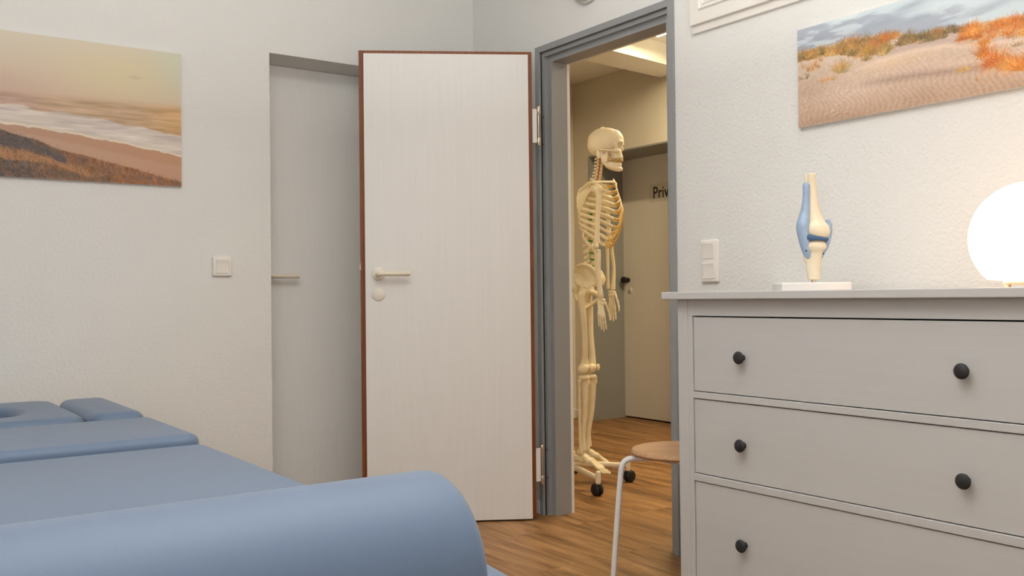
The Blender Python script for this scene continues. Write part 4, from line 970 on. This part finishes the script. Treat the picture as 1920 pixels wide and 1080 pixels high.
# shoulders and arms; s = -1 is its right side, towards the room
for s in (-1, 1):
    sh = 0.168 if s < 0 else 0.175
    bm = NB(); tube(bm, curve_pts([(0.139, s * 0.020, 1.536), (0.140, s * 0.060, 1.534), (0.115, s * 0.105, 1.530), (0.080, s * 0.145, 1.526), (0.062, s * sh, 1.520)], 6), [0.0095] * 3 + [0.0068] * 18 + [0.0085] * 4, 12); obj('clavicle', bm, B, sk)
    # shoulder blade
    bm = NB()
    tri = [(0.018, 0.088, 1.518), (-0.030, 0.082, 1.505), (-0.044, 0.088, 1.455), (-0.040, 0.098, 1.405), (-0.026, 0.104, 1.385), (-0.004, 0.118, 1.425), (0.022, 0.138, 1.470), (0.046, 0.150, 1.492), (0.050, 0.146, 1.508)]
    A = [Vector((x, s * y, z)) for x, y, z in tri]; nrm = (A[2] - A[0]).cross(A[6] - A[0]).normalized()
    cA = sum(A, Vector()) / len(A)
    lo = [[cA + (p - cA) * k + nrm * d for p in A] for k, d in ((0.8, -0.0035), (1.0, -0.0045), (1.02, 0.0), (1.0, 0.0045), (0.8, 0.0035))]
    grid_loft(bm, lo)
    tube(bm, curve_pts([(-0.038, s * 0.085, 1.482), (-0.012, s * 0.112, 1.500), (0.020, s * 0.145, 1.520), (0.048, s * (sh + 0.002), 1.526), (0.066, s * (sh + 0.008), 1.520)], 5), [0.005] * 7 + [0.008] * 8 + [0.0115] * 6, 12, flat=0.7)
    tube(bm, [(0.044, s * 0.146, 1.504), (0.066, s * 0.146, 1.512), (0.082, s * 0.150, 1.500)], [0.010, 0.007, 0.006], 10)
    ell(bm, (0.050, s * 0.154, 1.494), (0.015, 0.012, 0.020))
    meshobj('shoulder_blade', bake(bm, 'shoulder_blade', B, 0.003, 3), sk)
    # upper arm
    ys, ye = s * 0.188, s * (0.205 if s < 0 else 0.222)
    xe, ze = (0.070, 1.197) if s < 0 else (0.086, 1.236)
    xs_, zs = (0.078, 1.488)
    bm = NB()
    ell(bm, (xs_ - 0.005, ys - s * 0.010, zs + 0.002), 0.0225); ell(bm, (xs_ + 0.008, ys + s * 0.006, zs - 0.004), (0.016, 0.015, 0.021))
    tube(bm, curve_pts([(xs_, ys, zs - 0.01), (xs_ + 0.001, (ys * 3 + ye) / 4, zs * 0.75 + ze * 0.25), ((xs_ + xe) / 2, (ys + ye) / 2, (zs + ze) / 2), (xe, ye, ze + 0.02)], 5), list(np.interp(np.linspace(0, 1, 16), [0, 0.15, 0.5, 0.85, 1], [0.0180, 0.0142, 0.0120, 0.0125, 0.016])), 14, capround=False)
    ell(bm, (xe - 0.004, ye, ze + 0.006), (0.014, 0.027, 0.012)); ell(bm, (xe, ye + s * 0.018, ze + 0.008), (0.013, 0.010, 0.012)); ell(bm, (xe, ye - s * 0.021, ze + 0.010), (0.010, 0.009, 0.012))
    meshobj('humerus', bake(bm, 'humerus', B, 0.0032, 3), sk)
    # forearm: ulna behind and on the inner side, radius on the outer and front side
    yw = s * (0.208 if s < 0 else 0.215); xw, zw = (0.086, 0.957) if s < 0 else (0.094, 0.995)
    rx = 0.009 if s < 0 else 0.0   # the near forearm is turned so that its two bones overlap in side view
    bm = NB(); tube(bm, curve_pts([(xe - 0.016, ye - s * 0.004, ze + 0.012), (xe - 0.012 + rx, ye - s * 0.006, ze - 0.028), (xe - 0.010 + rx, ye - s * 0.010, ze - 0.12), (xw - 0.016 + rx, yw - s * 0.010, zw + 0.01)], 6), list(np.interp(np.linspace(0, 1, 19), [0, 0.12, 0.3, 0.8, 0.93, 1], [0.0135, 0.0135, 0.0100, 0.0082, 0.0090, 0.0100])), 12)
    obj('ulna', bm, B, sk)
    bm = NB(); tube(bm, curve_pts([(xe + 0.010, ye + s * 0.010, ze - 0.016), (xe + 0.011, ye + s * 0.010, ze - 0.040), (xe + 0.020 - rx, ye + s * 0.014, ze - 0.13), (xw + 0.007 - rx * 0.5, yw + s * 0.008, zw + 0.004)], 6), list(np.interp(np.linspace(0, 1, 19), [0, 0.1, 0.25, 0.6, 0.88, 1], [0.0115, 0.0095, 0.0100, 0.0092, 0.0110, 0.0140])), 12)
    obj('radius', bm, B, sk)
    # hand: palm faces the thigh and a little back; fingers point down, thumb in front
    hd = NB()
    for a, b, c, r in ((-0.010, -0.004, -0.012, 0.0095), (0.004, 0.002, -0.012, 0.0105), (0.016, 0.004, -0.016, 0.0095), (-0.009, -0.003, -0.028, 0.0095), (0.004, 0.0, -0.029, 0.0100), (0.015, 0.003, -0.031, 0.0095)):
        ell(hd, (xw + a, yw + s * b, zw + c), r, seg=12, rings=8)
    rays = []
    for k, (ox, ang, ml, L) in enumerate(((-0.010, -0.05, 0.048, (0.028, 0.018, 0.015)), (-0.004, 0.0, 0.053, (0.034, 0.022, 0.016)), (0.003, 0.04, 0.056, (0.037, 0.024, 0.017)), (0.010, 0.09, 0.057, (0.033, 0.020, 0.015)))):
        k0 = Vector((xw + ox, yw + s * 0.001, zw - 0.036)); sw = (0.05 if s < 0 else 0.02)
        k1 = k0 + Vector((math.sin(ang + sw) * ml, s * 0.004, -math.cos(ang) * ml))
        tube(hd, [k0, (k0 + k1) / 2, k1], [0.0062, 0.0042, 0.0068], 10); rays.append((k0, k1, ang + sw, L))
    hand = meshobj('hand', bake(hd, 'hand', B, 0.0022, 2), sk)
    for k0, k1, ang, L in rays:
        fb = NB(); p = k1; bend = 0.0
        for j, l in enumerate(L):
            bend += 0.16 if j else 0.10
            d = Vector((math.sin(ang) * math.cos(bend), -s * math.sin(bend), -math.cos(ang) * math.cos(bend)))
            q = p + d * l; tube(fb, [p + d * 0.002, (p + q) / 2, q - d * 0.002], [0.0056 - 0.0006 * j, 0.0036 - 0.0003 * j, 0.0050 - 0.0006 * j], 10); p = q
        obj('finger', fb, B, hand)
    fb = NB(); p = Vector((xw + 0.022, yw - s * 0.006, zw - 0.026))
    for j, (dx, dy, dz) in enumerate(((0.012, -0.010, -0.036), (0.007, -0.008, -0.028), (0.002, -0.005, -0.022))):
        q = p + Vector((dx, s * dy, dz)); tube(fb, [p, (p + q) / 2, q], [0.0068 - 0.0007 * j, 0.0046 - 0.0004 * j, 0.0058 - 0.0008 * j], 10); p = q
    obj('thumb', fb, B, hand)

# pelvis
bm = NB(); cut = NB()
for s in (-1, 1):
    wing = [(-0.062, 0.045, 1.085), (-0.048, 0.085, 1.112), (-0.012, 0.118, 1.122), (0.036, 0.130, 1.105), (0.068, 0.124, 1.055), (0.060, 0.114, 1.022), (0.020, 0.095, 1.010), (-0.010, 0.080, 1.000), (-0.050, 0.050, 1.020), (-0.070, 0.038, 1.050)]
    A = [Vector((x, s * y, z)) for x, y, z in wing]; cA = Vector((-0.008, s * 0.086, 1.058)); nr = Vector((0.35, -s * 0.9, 0.25)).normalized()
    grid_loft(bm, [[cA + (p - cA) * k + nr * d for p in A] for k, d in ((0.6, 0.007), (0.97, -0.006), (1.03, 0.0), (0.97, 0.006), (0.6, 0.015))])
    tube(bm, curve_pts([A[0], A[1], A[2], A[3], A[4], A[5]], 5), 0.0075, 10)
    ell(bm, (-0.008, s * 0.084, 0.992), (0.030, 0.022, 0.030))
    tube(bm, curve_pts([(0.005, s * 0.075, 0.990), (0.036, s * 0.048, 0.975), (0.050, s * 0.016, 0.958)], 5), [0.012] * 5 + [0.0085] * 6, 12)        # upper pubic branch
    tube(bm, curve_pts([(-0.018, s * 0.074, 0.975), (-0.032, s * 0.062, 0.925), (-0.014, s * 0.050, 0.902), (0.022, s * 0.026, 0.925), (0.050, s * 0.014, 0.950)], 5), [0.014] * 4 + [0.015] * 6 + [0.008] * 11, 12)   # sitting bone
    ell(cut, (-0.012, s * 0.106, 0.984), 0.0235)
ell(bm, (0.052, 0, 0.956), (0.010, 0.014, 0.016))
loops = []
for x, z, w, d in ((0.010, 1.082, 0.046, 0.022), (-0.020, 1.062, 0.046, 0.024), (-0.050, 1.030, 0.036, 0.017), (-0.066, 0.998, 0.024, 0.012), (-0.070, 0.965, 0.013, 0.009), (-0.058, 0.938, 0.008, 0.007)):
    loops.append([Vector((x + d * math.sin(a) * 0.8, w * math.cos(a), z + d * math.sin(a) * 0.6)) for a in np.linspace(0, 2 * PI, 20, endpoint=False)])
grid_loft(bm, loops)
meshobj('pelvis', bake(bm, 'pelvis', B, 0.0036, 4, cut), sk)

# legs
for s in (-1, 1):
    hx, hy, hz = (-0.012, s * 0.104, 0.984); kx, ky, kz = (-0.014, s * 0.088, 0.590) if s < 0 else (0.000, s * 0.092, 0.580)
    bm = NB(); ell(bm, (hx, hy - s * 0.004, hz), 0.0220)
    tx, ty, tz = hx - 0.006, s * 0.150, 0.958
    tube(bm, [(hx, hy, hz), (hx - 0.004, s * 0.135, 0.962)], [0.0135, 0.015], 12)
    ell(bm, (tx, ty, tz + 0.008), (0.019, 0.014, 0.024)); ell(bm, (hx - 0.016, s * 0.122, 0.915), (0.011, 0.012, 0.013))
    tube(bm, curve_pts([(tx, ty - s * 0.006, tz), (tx + 0.008, s * 0.140, 0.880), (hx + 0.006, s * 0.118, 0.760), (kx + 0.004, s * 0.098, 0.660), (kx, ky, kz + 0.022)], 5), list(np.interp(np.linspace(0, 1, 21), [0, 0.12, 0.4, 0.75, 0.92, 1], [0.019, 0.0165, 0.0142, 0.0148, 0.021, 0.026])), 16, capround=False)
    for q in (-1, 1): ell(bm, (kx - 0.004, ky + q * 0.0215, kz + 0.008), (0.029, 0.0185, 0.025))
    ell(bm, (kx + 0.012, ky, kz + 0.014), (0.016, 0.026, 0.020))
    meshobj('femur', bake(bm, 'femur', B, 0.0034, 3), sk)
    bm = NB(); ell(bm, (kx + 0.034, ky, kz + 0.012), (0.009, 0.018, 0.019)); obj('kneecap', bm, B, sk)
    ax, ay, az = (-0.026, s * 0.098, 0.182) if s < 0 else (-0.022, s * 0.092, 0.176)
    bm = NB()
    for q in (-1, 1): ell(bm, (kx - 0.004, ky + q * 0.019, kz - 0.036), (0.026, 0.019, 0.014))
    ell(bm, (kx + 0.018, ky, kz - 0.062), (0.010, 0.012, 0.018))
    tube(bm, curve_pts([(kx, ky, kz - 0.036), (kx + 0.003, ky, kz - 0.09), (kx - 0.001, ky, kz - 0.20), (ax + 0.002, ay - s * 0.006, az + 0.08), (ax, ay - s * 0.006, az + 0.006)], 5), list(np.interp(np.linspace(0, 1, 21), [0, 0.16, 0.45, 0.75, 0.95, 1], [0.029, 0.020, 0.0140, 0.0125, 0.018, 0.019])), 16, capround=False)
    ell(bm, (ax, ay - s * 0.022, az - 0.006), (0.012, 0.008, 0.016))
    meshobj('tibia', bake(bm, 'tibia', B, 0.0034, 3), sk)
    bm = NB(); tube(bm, curve_pts([(kx - 0.022, ky + s * 0.034, kz - 0.050), (kx - 0.022, ky + s * 0.034, kz - 0.12), (ax - 0.010, ay + s * 0.022, az + 0.09), (ax - 0.006, ay + s * 0.020, az - 0.004)], 6), list(np.interp(np.linspace(0, 1, 19), [0, 0.1, 0.5, 0.85, 1], [0.0115, 0.0072, 0.0068, 0.0080, 0.0115])), 12); obj('fibula', bm, B, sk)
    # foot, hanging with the toes a little down and turned out
    ft = NB(); dn = 0.36; to = s * 0.16
    fd = Vector((math.cos(to) * math.cos(dn), math.sin(to) * math.cos(dn), -math.sin(dn))); sd = Vector((-math.sin(to), math.cos(to), 0)); ud = sd.cross(fd) * -1
    if ud.z < 0: ud = -ud
    o0 = Vector((ax, ay, az - 0.026))
    Q = lambda f, l, u: o0 + fd * f + sd * (l * s) + ud * u
    ell(ft, Q(0.004, 0, 0.004), (0.024, 0.018, 0.017)); ell(ft, Q(-0.032, 0.002, -0.020), (0.027, 0.016, 0.019), (0, dn, to)); ell(ft, Q(-0.004, 0.002, -0.016), (0.030, 0.018, 0.014), (0, dn, to))
    for l, f, r in ((-0.016, 0.040, 0.0135), (-0.004, 0.044, 0.0125), (0.008, 0.044, 0.0120), (0.020, 0.038, 0.0125), (0.012, 0.022, 0.016), (-0.010, 0.022, 0.017)): ell(ft, Q(f, l, 0.002 - abs(l) * 0.2), r * 1.12, seg=12, rings=8)
    rays = []
    for l0, l1, ml, L in ((-0.017, -0.026, 0.056, (0.026, 0.020)), (-0.007, -0.010, 0.064, (0.020, 0.011, 0.009)), (0.003, 0.004, 0.060, (0.018, 0.010, 0.008)), (0.012, 0.018, 0.056, (0.016, 0.009, 0.008)), (0.021, 0.031, 0.052, (0.014, 0.008, 0.008))):
        a = Q(0.046, l0, 0.004); b = Q(0.050 + ml, l1, -0.014)
        big = 1.35 if len(L) == 2 else 1.0
        tube(ft, [a, (a + b) / 2, b], [0.0090 * big, 0.0062 * big, 0.0080 * big], 10); rays.append((b, (b - a).normalized(), L, big))
    foot = meshobj('foot', bake(ft, 'foot', B, 0.0024, 2), sk)
    for b, d, L, big in rays:
        tb = NB(); p = b
        for j, l in enumerate(L):
            q = p + d * l; tube(tb, [p + d * 0.002, (p + q) / 2, q - d * 0.001], [0.0055 * big, 0.0040 * big, 0.0050 * big], 10); p = q
        obj('toe', tb, B, foot)

# stand: five-armed base on casters, pole up to the pelvis
SX, SY, SRd = -0.127, -0.012, 0.327
a0 = math.atan2(0.096 - SY, 0.179 - SX)
bm = NB()
lathe(bm, [(0.0, 0.072), (0.042, 0.072), (0.046, 0.080), (0.046, 0.116), (0.034, 0.128), (0.0, 0.128)], (SX, SY, 0), 'z', 28)
for k in range(5):
    a = a0 - k * 2 * PI / 5; c, s = math.cos(a), math.sin(a)
    tube(bm, [(SX + c * 0.02, SY + s * 0.02, 0.104), (SX + c * 0.16, SY + s * 0.16, 0.098), (SX + c * 0.30, SY + s * 0.30, 0.088)], [0.019, 0.016, 0.0135], 14, flat=0.8)
    tube(bm, [(SX + c * SRd, SY + s * SRd, 0.064), (SX + c * SRd, SY + s * SRd, 0.112)], 0.0135, 14)
    tube(bm, [(SX + c * 0.29, SY + s * 0.29, 0.089), (SX + c * (SRd + 0.002), SY + s * (SRd + 0.002), 0.086)], 0.0135, 14)
base = meshobj('stand_base', bake(bm, 'stand_base', M['standwhite'], 0.003, 3), sk)
for k in range(5):
    a = a0 - k * 2 * PI / 5; c, s = math.cos(a), math.sin(a); px, py = SX + c * SRd, SY + s * SRd
    yaw = (0.9, 2.3, 0.83, 4.0, 5.2)[k]
    cs = bpy.data.objects.new('caster', None); COL.objects.link(cs); cs.parent = base; cs.location = (px, py, 0); cs.rotation_euler = (0, 0, yaw)
    bm = NB()
    for q in (-0.0115, 0.0115):
        lathe(bm, [(0.0, q - 0.009), (0.022, q - 0.009), (0.0285, q - 0.006), (0.0305, q - 0.002), (0.0305, q + 0.002), (0.0285, q + 0.006), (0.022, q + 0.009), (0.0, q + 0.009)], (0.010, 0, 0.0305), 'y', 28)
    box(bm, (-0.010, -0.008, 0.030), (0.018, 0.008, 0.064), 0.003); tube(bm, [(0, 0, 0.05), (0, 0, 0.070)], 0.008, 12)
    bm.transform(Matrix.Identity(4))
    me = me_from(bm, 'caster', M['rubber'], True); bpy.data.objects.remove(cs)
    cs = meshobj('caster', me, base); cs.location = (px, py, 0); cs.rotation_euler = (0, 0, yaw)
bm = NB(); tube(bm, curve_pts([(SX, SY, 0.12), (SX, SY, 0.60), (SX + 0.002, SY, 0.88), (SX + 0.03, SY * 0.5, 0.975), (-0.060, 0.0, 1.015)], 6), 0.0105, 14); obj('stand_pole', bm, M['standwhite'], sk)
